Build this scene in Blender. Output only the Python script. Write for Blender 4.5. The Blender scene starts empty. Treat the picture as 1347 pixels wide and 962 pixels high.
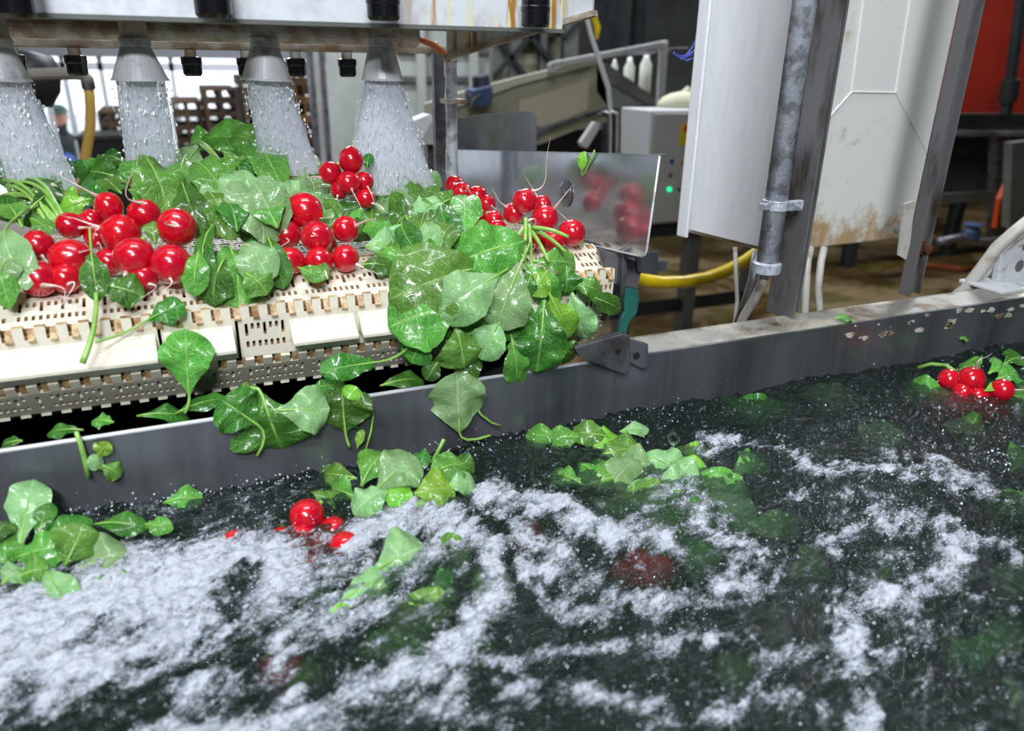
import bpy, math, random
import numpy as np
from mathutils import Vector, Matrix, noise as mnoise
C = bpy.context.scene.collection
rnd = random.Random(7)
PI = math.pi
# ------------------------------------------------------------------ camera (world: x along the belt, y away, z up; origin on the belt's nose hinge)
F = 1000.0; CX, CY = 673.5, 481.0
def _v(px, py): return np.array([px-CX, py-CY, F])
Xc = _v(3180, 115); Xc = Xc/np.linalg.norm(Xc)
Dc = _v(635, 2951); Dc = Dc-Xc*Dc.dot(Xc); Dc = Dc/np.linalg.norm(Dc)
Zc = -Dc; Yc = np.cross(Zc, Xc)
def ray(px, py):
    r = _v(px, py); r = r/np.linalg.norm(r)
    return np.array([r@Xc, r@Yc, r@Zc])
CAM = -ray(0, 443)*0.75; CAM[0] = 0.0
CAMV = Vector(CAM)
def W(px, py, x=None, y=None, z=None):
    """the point of the place that lies on the plane x=, y= or z= along the sight line through a pixel of the photograph"""
    r = ray(px, py)
    if z is not None: t = (z-CAM[2])/r[2]
    elif y is not None: t = (y-CAM[1])/r[1]
    else: t = (x-CAM[0])/r[0]
    return Vector(CAM+r*t)
def project(P):
    d = P-CAM[None, :]
    cx = d[:, 0]*Xc[0]+d[:, 1]*Yc[0]+d[:, 2]*Zc[0]
    cy = d[:, 0]*Xc[1]+d[:, 1]*Yc[1]+d[:, 2]*Zc[1]
    cz = d[:, 0]*Xc[2]+d[:, 1]*Yc[2]+d[:, 2]*Zc[2]
    return CX+F*cx/cz, CY+F*cy/cz
cd = bpy.data.cameras.new('camera'); cam = bpy.data.objects.new('camera', cd); C.objects.link(cam)
cd.sensor_width = 36.0; cd.lens = F/1347*36; cd.clip_start = 0.02; cd.clip_end = 200
R = Matrix(((Xc[0], -Xc[1], -Xc[2]), (Yc[0], -Yc[1], -Yc[2]), (Zc[0], -Zc[1], -Zc[2])))
# columns: camera right, up, back in world coordinates
right = Vector((Xc[0], Yc[0], Zc[0])); down = Vector((Xc[1], Yc[1], Zc[1])); fwd = Vector((Xc[2], Yc[2], Zc[2]))
R = Matrix((( right.x, -down.x, -fwd.x), (right.y, -down.y, -fwd.y), (right.z, -down.z, -fwd.z)))
cam.matrix_world = Matrix.Translation(CAMV) @ R.to_4x4()
cd.dof.use_dof = True; cd.dof.focus_distance = 0.86; cd.dof.aperture_fstop = 5.0
bpy.context.scene.camera = cam

# ------------------------------------------------------------------ mesh helpers
class M:
    def __init__(s): s.v = []; s.f = []; s.uv = None
    def add(s, vs, fs):
        b = len(s.v); s.v += [tuple(p) for p in vs]; s.f += [tuple(i+b for i in f) for f in fs]; return s
    def box(s, a, b):
        x0, y0, z0 = a; x1, y1, z1 = b
        return s.hexa([(x0,y0,z0),(x1,y0,z0),(x1,y1,z0),(x0,y1,z0),(x0,y0,z1),(x1,y0,z1),(x1,y1,z1),(x0,y1,z1)])
    def hexa(s, p): return s.add(p, [(0,3,2,1),(4,5,6,7),(0,1,5,4),(1,2,6,5),(2,3,7,6),(3,0,4,7)])
    def prism(s, pts, off):
        n = len(pts); off = Vector(off); pts = [Vector(p) for p in pts]
        return s.add(pts+[p+off for p in pts], [tuple(range(n))[::-1], tuple(range(n, 2*n))]+[(i, (i+1)%n, (i+1)%n+n, i+n) for i in range(n)])
    def bar(s, a, b, w, h, up=(0,0,1)):
        a = Vector(a); b = Vector(b); t = (b-a).normalized(); u = Vector(up); sd = t.cross(u).normalized(); u = sd.cross(t)
        q = [(-w/2,-h/2),(w/2,-h/2),(w/2,h/2),(-w/2,h/2)]
        return s.hexa([a+sd*x+u*y for x, y in q]+[b+sd*x+u*y for x, y in q])
    def tube(s, pts, r, n=10, cap=True):
        pts = [Vector(p) for p in pts]; k = len(pts)
        rs = r if isinstance(r, (list, tuple)) else [r]*k
        vs = []; ref = None
        for i, p in enumerate(pts):
            t = (pts[min(i+1, k-1)]-pts[max(i-1, 0)])
            t = t.normalized() if t.length > 1e-9 else Vector((0,0,1))
            if ref is None: ref = t.orthogonal().normalized()
            ref = (ref-t*ref.dot(t)); ref = ref.normalized() if ref.length > 1e-6 else t.orthogonal().normalized()
            bb = t.cross(ref)
            for j in range(n):
                a = 2*PI*j/n; vs.append(p+(ref*math.cos(a)+bb*math.sin(a))*rs[i])
        fs = [(i*n+j, i*n+(j+1)%n, (i+1)*n+(j+1)%n, (i+1)*n+j) for i in range(k-1) for j in range(n)]
        if cap: fs += [tuple(range(n))[::-1], tuple(range((k-1)*n, k*n))]
        return s.add(vs, fs)
    def lathe(s, c, prof, axis=(0,0,1), n=24):
        """prof: (radius, height) pairs"""
        c = Vector(c); t = Vector(axis).normalized(); u = t.orthogonal().normalized(); w = t.cross(u); vs = []; k = len(prof)
        for r, h in prof:
            for j in range(n):
                a = 2*PI*j/n; vs.append(c+t*h+(u*math.cos(a)+w*math.sin(a))*r)
        fs = [(i*n+j, i*n+(j+1)%n, (i+1)*n+(j+1)%n, (i+1)*n+j) for i in range(k-1) for j in range(n)]
        if prof[0][0] > 1e-6: fs.append(tuple(range(n))[::-1])
        if prof[-1][0] > 1e-6: fs.append(tuple(range((k-1)*n, k*n)))
        return s.add(vs, fs)
    def ball(s, c, r, n=8, m=6, sq=(1,1,1)):
        return s.lathe_sq(c, r, n, m, sq)
    def lathe_sq(s, c, r, n, m, sq):
        vs = []; c = Vector(c)
        for i in range(m+1):
            a = PI*i/m
            for j in range(n):
                b = 2*PI*j/n; vs.append((c.x+r*sq[0]*math.sin(a)*math.cos(b), c.y+r*sq[1]*math.sin(a)*math.sin(b), c.z-r*sq[2]*math.cos(a)))
        return s.add(vs, [(i*n+j, i*n+(j+1)%n, (i+1)*n+(j+1)%n, (i+1)*n+j) for i in range(m) for j in range(n)])
ORG = {}
def ob(name, m, mat, parent=None, smooth=False, bevel=0, subd=0):
    vs = np.array(m.v, dtype=float)
    if parent is None: off = np.array([(vs[:,0].min()+vs[:,0].max())/2, (vs[:,1].min()+vs[:,1].max())/2, vs[:,2].min()])
    else:
        off = vs.mean(axis=0)
    me = bpy.data.meshes.new(name); me.from_pydata([tuple(p) for p in (vs-off)], [], m.f)
    if m.uv is not None:
        ul = me.uv_layers.new(name='UVMap'); li = np.empty(len(me.loops), dtype=np.int32); me.loops.foreach_get('vertex_index', li)
        ul.data.foreach_set('uv', np.array(m.uv, dtype=np.float32)[li].ravel())
    if smooth: me.polygons.foreach_set('use_smooth', [True]*len(me.polygons))
    me.validate(); me.update()
    o = bpy.data.objects.new(name, me); C.objects.link(o); me.materials.append(mat)
    ORG[o.name] = off
    if parent is not None:
        o.parent = parent; o.location = off-ORG[parent.name]
    else: o.location = off
    if bevel:
        b = o.modifiers.new('bevel', 'BEVEL'); b.width = bevel; b.segments = 2; b.limit_method = 'ANGLE'; b.angle_limit = 0.6
    if subd:
        b = o.modifiers.new('sub', 'SUBSURF'); b.levels = subd; b.render_levels = subd
    return o
def tag(o, label=None, cat=None, group=None, kind=None):
    for k, v in (('label', label), ('category', cat), ('group', group), ('kind', kind)):
        if v: o[k] = v
    return o
def thing(name, loc, label, cat, group=None, kind=None):
    o = bpy.data.objects.new(name, None); C.objects.link(o); o.empty_display_size = .02
    ORG[o.name] = np.array(loc, dtype=float); o.location = Vector(loc)
    return tag(o, label, cat, group, kind)

# ------------------------------------------------------------------ materials
class N:
    """small node builder"""
    def __init__(s, name):
        s.m = bpy.data.materials.new(name); s.m.use_nodes = True; s.t = s.m.node_tree; s.t.nodes.clear()
        s.out = s.t.nodes.new('ShaderNodeOutputMaterial')
    def n(s, typ, **k):
        q = s.t.nodes.new(typ)
        for a, b in k.items():
            if a.startswith('i_'):
                key = a[2:]; key = int(key) if key.isdigit() else key
                s.put(q.inputs[key], b)
            else: setattr(q, a, b)
        return q
    def put(s, sock, val):
        if isinstance(val, bpy.types.NodeSocket): s.t.links.new(val, sock)
        else:
            try: sock.default_value = val
            except Exception: sock.default_value = tuple(val)+(1,) if len(val) == 3 else val
    def math(s, op, a, b=0.0, c=None, clamp=False):
        q = s.n('ShaderNodeMath', operation=op, use_clamp=clamp); s.put(q.inputs[0], a); s.put(q.inputs[1], b)
        if c is not None: s.put(q.inputs[2], c)
        return q.outputs[0]
    def mix(s, f, a, b, blend='MIX'):
        q = s.n('ShaderNodeMix', data_type='RGBA', blend_type=blend); s.put(q.inputs[0], f); s.put(q.inputs[6], rgba(a)); s.put(q.inputs[7], rgba(b)); return q.outputs[2]
    def ramp(s, x, lo, hi):
        q = s.n('ShaderNodeMapRange', interpolation_type='SMOOTHSTEP'); s.put(q.inputs[0], x); q.inputs[1].default_value = lo; q.inputs[2].default_value = hi; return q.outputs[0]
    def pos(s, scale=(1,1,1), rot=(0,0,0), world=True):
        g = s.n('ShaderNodeNewGeometry').outputs['Position'] if world else s.n('ShaderNodeTexCoord').outputs['Object']
        mp = s.n('ShaderNodeMapping'); s.put(mp.inputs[0], g); mp.inputs['Scale'].default_value = scale; mp.inputs['Rotation'].default_value = rot; return mp.outputs[0]
    def noise(s, vec, scale, detail=3, rough=.55, dist=0):
        q = s.n('ShaderNodeTexNoise'); s.put(q.inputs['Vector'], vec); q.inputs['Scale'].default_value = scale; q.inputs['Detail'].default_value = detail
        q.inputs['Roughness'].default_value = rough; q.inputs['Distortion'].default_value = dist; return q.outputs[0]
    def bump(s, h, strength, dist):
        q = s.n('ShaderNodeBump'); s.put(q.inputs['Height'], h); q.inputs['Strength'].default_value = strength; q.inputs['Distance'].default_value = dist; return q.outputs[0]
    def bsdf(s, color, rough=.5, metal=0, normal=None, **k):
        q = s.n('ShaderNodeBsdfPrincipled'); s.put(q.inputs['Base Color'], rgba(color)); s.put(q.inputs['Roughness'], rough); s.put(q.inputs['Metallic'], metal)
        if normal is not None: s.put(q.inputs['Normal'], normal)
        for a, b in k.items(): s.put(q.inputs[a.replace('_', ' ')], b)
        return q.outputs[0]
    def done(s, sh): s.t.links.new(sh, s.out.inputs[0]); return s.m
def rgba(c): return c if isinstance(c, bpy.types.NodeSocket) or len(c) == 4 else tuple(c)+(1,)
def srgb(r, g, b):
    f = lambda u: (u/255/12.92) if u/255 <= .04045 else ((u/255+.055)/1.055)**2.4
    return (f(r), f(g), f(b))
def simple(name, col, rough=.5, metal=0, col2=None, scale=20, lo=.4, hi=.7, stretch=(1,1,1), bump=0, bscale=60, bdist=.002, col3=None, scale3=5, lo3=.55, hi3=.7, **k):
    q = N(name); c = col
    if col2 is not None: c = q.mix(q.ramp(q.noise(q.pos(stretch), scale, 5, .6), lo, hi), col, col2)
    if col3 is not None: c = q.mix(q.ramp(q.noise(q.pos((1,1,1)), scale3, 5, .65, .5), lo3, hi3), c, col3)
    nm = q.bump(q.noise(q.pos(stretch), bscale, 4), bump, bdist) if bump else None
    return q.done(q.bsdf(c, rough, metal, nm, **k))
steel = simple('brushed_steel', srgb(122,125,131), .27, .6, srgb(84,87,93), 18, .35, .75, (1,1,.12), .25, 90, .0006, col3=srgb(100,110,102), scale3=9)
steel_dark = simple('worn_steel', srgb(120,122,128), .42, .7, srgb(75,72,70), 25, .4, .7, bump=.3)
guard_m = simple('polished_sheet', srgb(176,179,188), .14, .8, srgb(156,160,170), 12, .35, .7, (1,1,1), .12, 40, .0006)
galv = simple('galvanised_steel', srgb(196,202,214), .36, .25, srgb(142,146,154), 60, .45, .62, bump=.6, bscale=220, bdist=.0012, col3=srgb(230,232,238), scale3=40, lo3=.6, hi3=.68)
post_m = simple('stained_post_steel', srgb(128,127,130), .34, .45, srgb(80,72,64), 30, .48, .7, (1,1,.3), .3, 80, col3=srgb(110,84,58), scale3=14, lo3=.62, hi3=.8)
beam_m = None
plastic_cream = None
black_pl = simple('black_plastic', (.006,.006,.009), .18)
rust_pipe = simple('rusty_pipe', srgb(196,190,182), .4, .1, srgb(146,122,100), 30, .4, .62, bump=.3, bscale=120, bdist=.001, col3=srgb(150,145,140), scale3=14, lo3=.5, hi3=.65)
alu = simple('cast_aluminium', srgb(214,217,222), .36, .1, srgb(150,150,150), 45, .5, .75, bump=.15)
rubber_green = simple('teal_rubber', srgb(40,110,100), .4, 0, srgb(30,80,72), 30)
rust = simple('rust', srgb(96,52,30), .8, .1, srgb(60,40,30), 120)
white_pl = simple('white_cable_plastic', srgb(190,188,182), .45, 0, srgb(140,128,112), 40, .5, .75)
yellow_m = simple('yellow_hose_rubber', srgb(232,205,20), .35, 0, srgb(205,175,20), 10)
orange_m = simple('orange_tube_plastic', srgb(205,110,55), .4)
red_wall = simple('red_panel_paint', srgb(142,34,18), .5, 0, srgb(104,22,14), 1.2, .35, .7)
dark_m = simple('dark_painted_steel', srgb(44,50,54), .5, .2, srgb(30,33,36), 8)
darker_m = simple('black_metal', srgb(24,25,26), .6, .1, srgb(14,14,15), 8)  # near-black metal with slight random mottling
olive_m = simple('pale_olive_machine_paint', srgb(150,150,130), .5, 0, srgb(118,118,98), 3, .4, .7)
olive_dark = simple('grey_green_machine_paint', srgb(98,102,98), .5, 0, srgb(78,80,78), 3)
lightgrey_m = simple('light_grey_paint', srgb(170,172,172), .45, 0, srgb(150,150,150), 4)
motor_blue = simple('blue_motor_paint', srgb(60,76,110), .4, .1, srgb(40,50,78), 10)
white_box = simple('cabinet_white', srgb(200,203,206), .4, 0, srgb(188,190,192), 3)
pallet_wood = simple('pallet_wood', srgb(120,86,50), .8, 0, srgb(82,58,36), 4, .4, .65)
pallet_dark = simple('weathered_pallet_wood', srgb(84,64,44), .8, 0, srgb(52,42,32), 4, .4, .65)
wall_m = simple('pale_wall_panel', srgb(178,186,182), .6, 0, srgb(160,168,162), 1.5)
wall_dark = simple('dark_green_grey_wall', srgb(74,80,76), .7, 0, srgb(58,62,60), 1.5)
floor_m = None
def build_special():
    global beam_m, plastic_cream, floor_m
    # painted beam with runs of rust and lime
    q = N('stained_beam_paint'); p = q.pos((1,1,.12))
    base = q.mix(q.ramp(q.noise(q.pos(), 30, 5), .42, .7), srgb(222,227,234), srgb(196,200,206))
    sep = q.n('ShaderNodeSeparateXYZ', i_0=q.pos())
    zone = q.ramp(sep.outputs[0], .21, .27)
    runs = q.math('MULTIPLY', q.ramp(q.noise(p, 70, 3), .5, .6), zone)
    c = q.mix(runs, base, srgb(176,128,58))
    runs2 = q.math('MULTIPLY', q.ramp(q.noise(q.pos((1,1,.08), (0,0,.3)), 95, 3), .54, .62), zone)
    c = q.mix(runs2, c, srgb(226,224,190))
    beam_m = q.done(q.bsdf(c, .35, .1, q.bump(q.noise(p, 60, 4), .2, .001)))
    # cream belt plastic with brown stains
    q = N('cream_belt_plastic'); p = q.pos()
    st = q.ramp(q.noise(p, 45, 6, .65), .56, .78)
    c = q.mix(st, srgb(232,226,208), srgb(205,188,150))
    st2 = q.math('MULTIPLY', q.ramp(q.noise(q.pos((1,1,1)), 220, 4, .7), .6, .78), .6)
    c = q.mix(st2, c, srgb(150,120,84))
    plastic_cream = q.done(q.bsdf(c, .32, 0, q.bump(q.noise(p, 300, 3), .15, .0006), Coat_Weight=.3, Coat_Roughness=.1))
    # the same plastic where the hinges have browned it
    q = N('browned_belt_plastic'); p = q.pos()
    c = q.mix(q.ramp(q.noise(p, 120, 5, .65), .35, .65), srgb(206,182,140), srgb(150,112,70))
    globals()['belt_stain'] = q.done(q.bsdf(c, .4, 0, q.bump(q.noise(p, 300, 3), .2, .0006)))
    # wet concrete floor
    q = N('wet_stained_floor'); p = q.pos()
    w = q.ramp(q.noise(p, 1.7, 5, .6, .6), .42, .62)
    c = q.mix(w, srgb(98,82,56), srgb(56,42,20))
    c = q.mix(q.ramp(q.noise(p, 2.3, 4, .6), .5, .7), c, srgb(62,56,16))
    r = q.math('MULTIPLY_ADD', w, -.35, .55)
    floor_m = q.done(q.bsdf(c, r, 0, q.bump(q.noise(p, 12, 4), .2, .01)))
build_special()
def leaf_mat(name, base, dark, vein, trans=.22, rough=.32):
    q = N(name)
    uv = q.n('ShaderNodeUVMap').outputs[0]; sp = q.n('ShaderNodeSeparateXYZ', i_0=uv)
    a = q.math('ABSOLUTE', q.math('SUBTRACT', sp.outputs[0], .5)); a2 = q.math('MULTIPLY', a, 2)
    mid = q.math('SUBTRACT', 1.0, q.ramp(a2, .02, .07))
    wob = q.noise(uv, 5, 3)
    ph = q.math('FRACT', q.math('MULTIPLY', q.math('ADD', q.math('SUBTRACT', sp.outputs[1], q.math('MULTIPLY', a2, .22)), q.math('MULTIPLY', wob, .12)), 8.0))
    sv = q.math('SUBTRACT', 1.0, q.ramp(q.math('ABSOLUTE', q.math('SUBTRACT', ph, .5)), .02, .085))
    vm = q.math('MAXIMUM', mid, q.math('MULTIPLY', sv, .55))
    fine = q.n('ShaderNodeTexVoronoi', feature='DISTANCE_TO_EDGE'); q.put(fine.inputs['Vector'], q.pos(world=False)); fine.inputs['Scale'].default_value = 260
    fe = q.math('SUBTRACT', 1.0, q.ramp(fine.outputs[0], .0, .12))
    oi = q.n('ShaderNodeObjectInfo').outputs['Random']
    c = q.mix(q.ramp(q.noise(q.pos(world=False), 28, 4), .35, .7), base, dark)
    c = q.mix(q.math('MULTIPLY', fe, .22), c, vein)
    c = q.mix(q.math('MULTIPLY', vm, .6), c, vein)
    hs = q.n('ShaderNodeHueSaturation'); q.put(hs.inputs['Color'], c)
    q.put(hs.inputs['Value'], q.math('MULTIPLY_ADD', oi, .5, .75)); q.put(hs.inputs['Hue'], q.math('MULTIPLY_ADD', oi, .035, .4825)); c = hs.outputs[0]
    h = q.math('ADD', q.math('MULTIPLY', vm, -.6), q.math('ADD', q.math('MULTIPLY', fe, -.35), q.math('MULTIPLY', q.noise(q.pos(world=False), 90, 3), 1.6)))
    nm = q.bump(h, .55, .0016)
    drops = q.ramp(q.noise(q.pos(), 130, 2), .62, .66)
    b = q.bsdf(c, q.math('MULTIPLY_ADD', drops, -.22, rough), 0, nm, Coat_Weight=.35, Coat_Roughness=.1)
    t = q.n('ShaderNodeBsdfTranslucent'); q.put(t.inputs[0], c)
    mx = q.n('ShaderNodeMixShader', i_0=trans); q.put(mx.inputs[1], b); q.put(mx.inputs[2], t.outputs[0])
    return q.done(mx.outputs[0])
LF = [leaf_mat('leaf_green_deep', srgb(64,126,38), srgb(42,96,26), srgb(134,182,94)),
      leaf_mat('leaf_green', srgb(98,164,60), srgb(70,136,42), srgb(168,212,124)),
      leaf_mat('leaf_green_pale', srgb(148,196,132), srgb(120,174,102), srgb(196,228,176), rough=.36),
      leaf_mat('leaf_green_bright', srgb(138,200,60), srgb(106,176,50), srgb(178,214,110))]
stalk_m = simple('leaf_stalk', srgb(150,196,96), .35, 0, srgb(118,172,70), 60, Coat_Weight=.3)
tail_m = simple('root_tail_skin', srgb(232,218,206), .4, 0, srgb(222,160,164), 60)
def radish_mat():
    q = N('radish_skin'); p = q.pos(world=False)
    c = q.mix(q.ramp(q.noise(p, 45, 3), .4, .7), srgb(212,14,32), srgb(176,8,34))
    c = q.mix(q.math('MULTIPLY', q.ramp(q.noise(q.pos((1,1,1), (.4,.3,0), world=False), 160, 3), .66, .74), .5), c, srgb(226,120,130))
    oi = q.n('ShaderNodeObjectInfo').outputs['Random']
    c = q.mix(q.math('MULTIPLY', oi, .3), c, srgb(165,8,50))
    return q.done(q.bsdf(c, .22, 0, q.bump(q.noise(p, 110, 3), .12, .0008), Coat_Weight=.6, Coat_Roughness=.06, Subsurface_Weight=.08, Subsurface_Radius=(.004,.001,.001)))
radish_m = radish_mat()

# ------------------------------------------------------------------ plants
def curve(a, b, bend, n=8, k=0.0):
    a = Vector(a); b = Vector(b); bend = Vector(bend)
    return [a.lerp(b, i/n)+bend*(4*(i/n)*(1-i/n))+bend*k*math.sin(2*PI*i/n) for i in range(n+1)]
def leaf(parent, base, tip, w, tone=1, arch=.12, curl=.15, fold=.25, lobes=0.0, seed=0, stem=None, face=.65, roll=0.0, name='leaf', thick=1.0, stalkmat=None, label=None, cat=None, group=None, kind=None, wavy=.8, stand=None, crumple=1.0):
    """leaf blade with a midrib and stalk as its sub-part; face: how far it turns to the open side rather than up"""
    g = random.Random(seed*31+5)
    base = Vector(base); tip = Vector(tip); L = (tip-base).length; T = (tip-base).normalized()
    tc = (CAMV-base.lerp(tip, .5)).normalized()
    if stand is not None: tc = Vector(stand).normalized(); face = 1
    Nn = tc*face+Vector((0,0,1))*(1-face)+Vector((g.uniform(-.25,.25), g.uniform(-.1,.1), g.uniform(-.2,.2)))
    S = T.cross(Nn).normalized()
    if roll: S = Matrix.Rotation(roll, 3, T) @ S
    Nn = S.cross(T).normalized()
    nt, ns = 26, 14; ph = g.uniform(0, 6); ph2 = g.uniform(0, 6); k1 = g.uniform(7, 12)
    def spine(t): return base+T*(L*t)+Nn*(arch*L*4*t*(1-t)-curl*L*t*t*t)
    sk = g.uniform(1.35, 1.95); vs = []; uv = []; fs = []
    for i in range(nt+1):
        t = i/nt; c = spine(t)
        tk = .5**(1/sk); hw = .5*w*max(0.0, math.sin(PI*min(1, t**sk*.985+.015)))**(.5 if t > tk else .8)
        if lobes: hw = max(hw*(1 if t > .42 else .45+.55*t/.42), .5*w*lobes*math.exp(-((t-.2)/.07)**2)*.8, .5*w*.06)
        hw = max(hw, .0009)
        hw *= 1+.045*math.sin(19*t+ph)*.5+.012*math.sin(57*t+ph2)
        for j in range(ns+1):
            s = -1+2*j/ns; a = abs(s)
            h = fold*a*hw*.7+wavy*hw*.3*a**1.6*math.sin(k1*t*1.3+ph+(1.3 if s > 0 else 0))+wavy*hw*.05*math.sin(k1*3*t+ph2+s*3)*a
            h -= hw*.25*a*a
            if j not in (0,): pass
            nz_ = Vector((t*L*38+seed*1.7, s*hw*48, seed*.9)); h += crumple*min(w, .06)*(.10*mnoise.noise(nz_)+.05*mnoise.noise(nz_*2.3))*(1-math.exp(-t*5))
            e = 1+.025*math.sin(27*t+ph2+(2 if s > 0 else 0))*a**4
            vs.append(c+S*(hw*s*e)+Nn*h+T*(-.10*hw*a*a)); uv.append((s*.5+.5, t))
    for i in range(nt):
        for j in range(ns):
            q = i*(ns+1)+j; fs.append((q, q+1, q+ns+2, q+ns+1))
    m = M(); m.add(vs, fs); m.uv = uv
    o = ob(name, m, LF[tone], parent, smooth=True)
    if label: tag(o, label, cat, group, kind)
    elif kind: tag(o, kind=kind)
    st = M(); r0 = (.0008+.010*w)*thick
    pts = [spine(t)+Nn*(.0004) for t in (.86,.7,.5,.3,.12,0)]; rs = [r0*.12, r0*.3, r0*.5, r0*.68, r0*.85, r0]
    if stem is not None:
        e = Vector(stem); d = (spine(0)-spine(.1)).normalized()
        h = (e-base).length
        for t in (.25,.5,.75,1): pts.append((base*(1-t)**2+(base+d*h*.5)*2*t*(1-t)+e*t*t)); rs.append(r0*(1+.15*t))
    st.tube(pts, rs, 7)
    ob('stalk', st, stalkmat or stalk_m, o, smooth=True)
    return o
def radish(parent, c, r, tail=(0,-.3,-1), taillen=.04, seed=0, elong=1.0, name='radish', bend=None):
    g = random.Random(seed*17+3); c = Vector(c); ax = Vector(tail).normalized()
    prof = []
    for i in range(19):
        a = PI*i/18; rr = math.sin(a); h = -math.cos(a)
        rr *= 1+.05*math.cos(a)*-1; 
        if i >= 16: h *= 1+.03*(i-15)
        prof.append((max(rr*r, 1e-7 if i in (0, 18) else 0), h*r*elong))
    m = M(); m.lathe((0,0,0), prof, ax, 28)
    k1, k2, k3 = g.uniform(0,6), g.uniform(0,6), g.uniform(.015,.04)
    m.v = [tuple(c+Vector(p)*(1+k3*math.sin(p[0]/r*2.2+k1)+k3*math.sin(p[2]/r*1.8+k2))) for p in m.v]
    o = ob(name, m, radish_m, parent, smooth=True)
    b = bend or Vector((g.uniform(-1,1), g.uniform(-.6,.2), g.uniform(-.5,.8)))*taillen*.28
    s = c+ax*r*elong*.94; e = s+ax*taillen*g.uniform(.7,1)+Vector((g.uniform(-.4,.4), -.1, g.uniform(-.3,.2)))*taillen
    t = M(); pts = curve(s-ax*r*.1, e, b, 12, .4); rs = [r*.13*math.exp(-i*.8)+.0007*(1-i/14) for i in range(13)]
    t.tube(pts, rs, 6); ob('root_tail', t, tail_m, o, smooth=True)
    cr = M(); cr.tube([c-ax*r*elong*.9, c-ax*r*elong*1.25], [.0028, .0022], 7); ob('stem_stub', cr, stalk_m, o, smooth=True)
    return o
# ------------------------------------------------------------------ setting
FZ = -1.2
def slab(pts, y, depth, m=None):
    """a plate traced in the upright plane at distance y, with real thickness behind it"""
    m = m or M(); return m.prism([W(px, py, y=y) for px, py in pts], (0, depth, 0))
def struct(name, m, mat, **k): return tag(ob(name, m, mat, **k), kind='structure')
BY = 8.0
wl = W(432, 120, y=BY).x          # the white wall starts here, the windows lie left of it
struct('floor', M().box((-9, -4, FZ-.15), (12, BY+.2, FZ)), floor_m)
yard_m = simple('yard_concrete', srgb(196,198,198), .8, 0, srgb(170,172,172), 3)
struct('floor_yard', M().box((-14, BY+.2, FZ-1.35), (12, 40, FZ-1.2)), yard_m)
ceil_m = simple('ceiling_sheet', srgb(150,155,158), .7)
struct('ceiling', M().box((-9, -4, 3.6), (12, BY+.2, 3.75)), ceil_m)
struct('wall_left', M().box((-9.2, -4, FZ), (-9, BY, 3.6)), wall_m)
struct('wall_right', M().box((12, -4, FZ), (12.2, BY, 3.6)), wall_dark)
struct('wall_front', M().box((-9, -4.2, FZ), (12, -4, 3.6)), simple('front_wall_paint', srgb(120,124,126), .7))
xd = W(655, 100, y=BY).x
m = M(); m.box((wl, BY, FZ), (xd, BY+.15, 3.6))
struct('wall_back', m, wall_m)
m = M()
for py in (66, 104): 
    a = W(535, py, y=BY-.02); m.box((W(520, py, y=BY).x, BY-.06, a.z-.03), (xd, BY, a.z+.03))
struct('trim_1', m, olive_dark)
m = M()
for px in (553, 622): 
    a = W(px, 100, y=BY-.05).x; m.box((a-.05, BY-.09, FZ), (a+.05, BY-.06, 3.6))
struct('trim_2', m, wall_m)
struct('wall_back_dark', M().box((xd, BY, FZ), (12, BY+.15, 3.6)), wall_dark)
# left window wall: sill band below, header above, mullions, glass
wt = W(200, 76, y=BY).z; wb = FZ+.1
struct('wall_back_header', M().box((-9, BY, wt), (wl, BY+.15, 3.6)), simple('header_paint', srgb(118,122,128), .7))  # header in a darker grey than the wall panels
mull = simple('window_frame_paint', srgb(198,202,210), .5)
m = M()
for px in (60, 88, 137, 230, 372):
    a = W(px, 120, y=BY).x; w = .022; m.box((a-w, BY+.03, wb), (a+w, BY+.09, wt))
for py in (88,): 
    z = W(200, py, y=BY).z; m.box((-9, BY+.03, z-.035), (wl, BY+.09, z+.035))
fr = struct('window_1', m, mull)
gq = N('clear_glass'); tr = gq.n('ShaderNodeBsdfTransparent'); gl = gq.n('ShaderNodeBsdfGlossy', i_Roughness=.05); fz = gq.n('ShaderNodeFresnel', i_IOR=1.2)
mx = gq.n('ShaderNodeMixShader', i_0=fz.outputs[0]); gq.put(mx.inputs[1], tr.outputs[0]); gq.put(mx.inputs[2], gl.outputs[0]); glass_m = gq.done(mx.outputs[0])
ob('pane', M().box((-9, BY+.055, wb), (wl, BY+.062, wt)), glass_m, fr)
struct('wall_sill', M().box((-9, BY, FZ), (wl, BY+.15, wb)), wall_m)
# ------------------------------------------------------------------ tank
ZW = W(63, 684, y=-.04).z                     # still water level
ZT = W(0, 595, y=-.04).z                      # rim of the tank wall
tank = thing('wash_tank', (.5, -.5, FZ), 'long stainless steel wash tank full of foaming water below the belt', 'tank')
XR = 2.6
xs = W(848, 460, y=-.04).x
ylip = W(855, 446, z=ZT).y
ob('tank_wall', M().box((-.7, -.04, -.62), (XR, -.036, ZT)), steel, tank)
ob('rolled_edge', M().tube([(-.7, -.0385, ZT), (xs-.04, -.0385, ZT)], .0021, 10), alu, tank, smooth=True)
m = M(); m.box((xs, -.036, ZT-.003), (XR, ylip+.012, ZT)); m.box((xs, ylip+.012, ZT-.05), (XR, ylip+.015, ZT))
rim_m = simple('scummy_rim_steel', srgb(150,148,142), .45, .5, srgb(96,80,56), 22, .48, .66, bump=.3, col3=srgb(205,200,186), scale3=9, lo3=.52, hi3=.7)
lip = ob('rim', m, rim_m, tank, bevel=.0015)
lime_m = simple('lime_scale', srgb(196,192,180), .7, 0, srgb(112,94,66), 40, .42, .6, bump=.5)
m = M()
g = random.Random(4)
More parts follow.
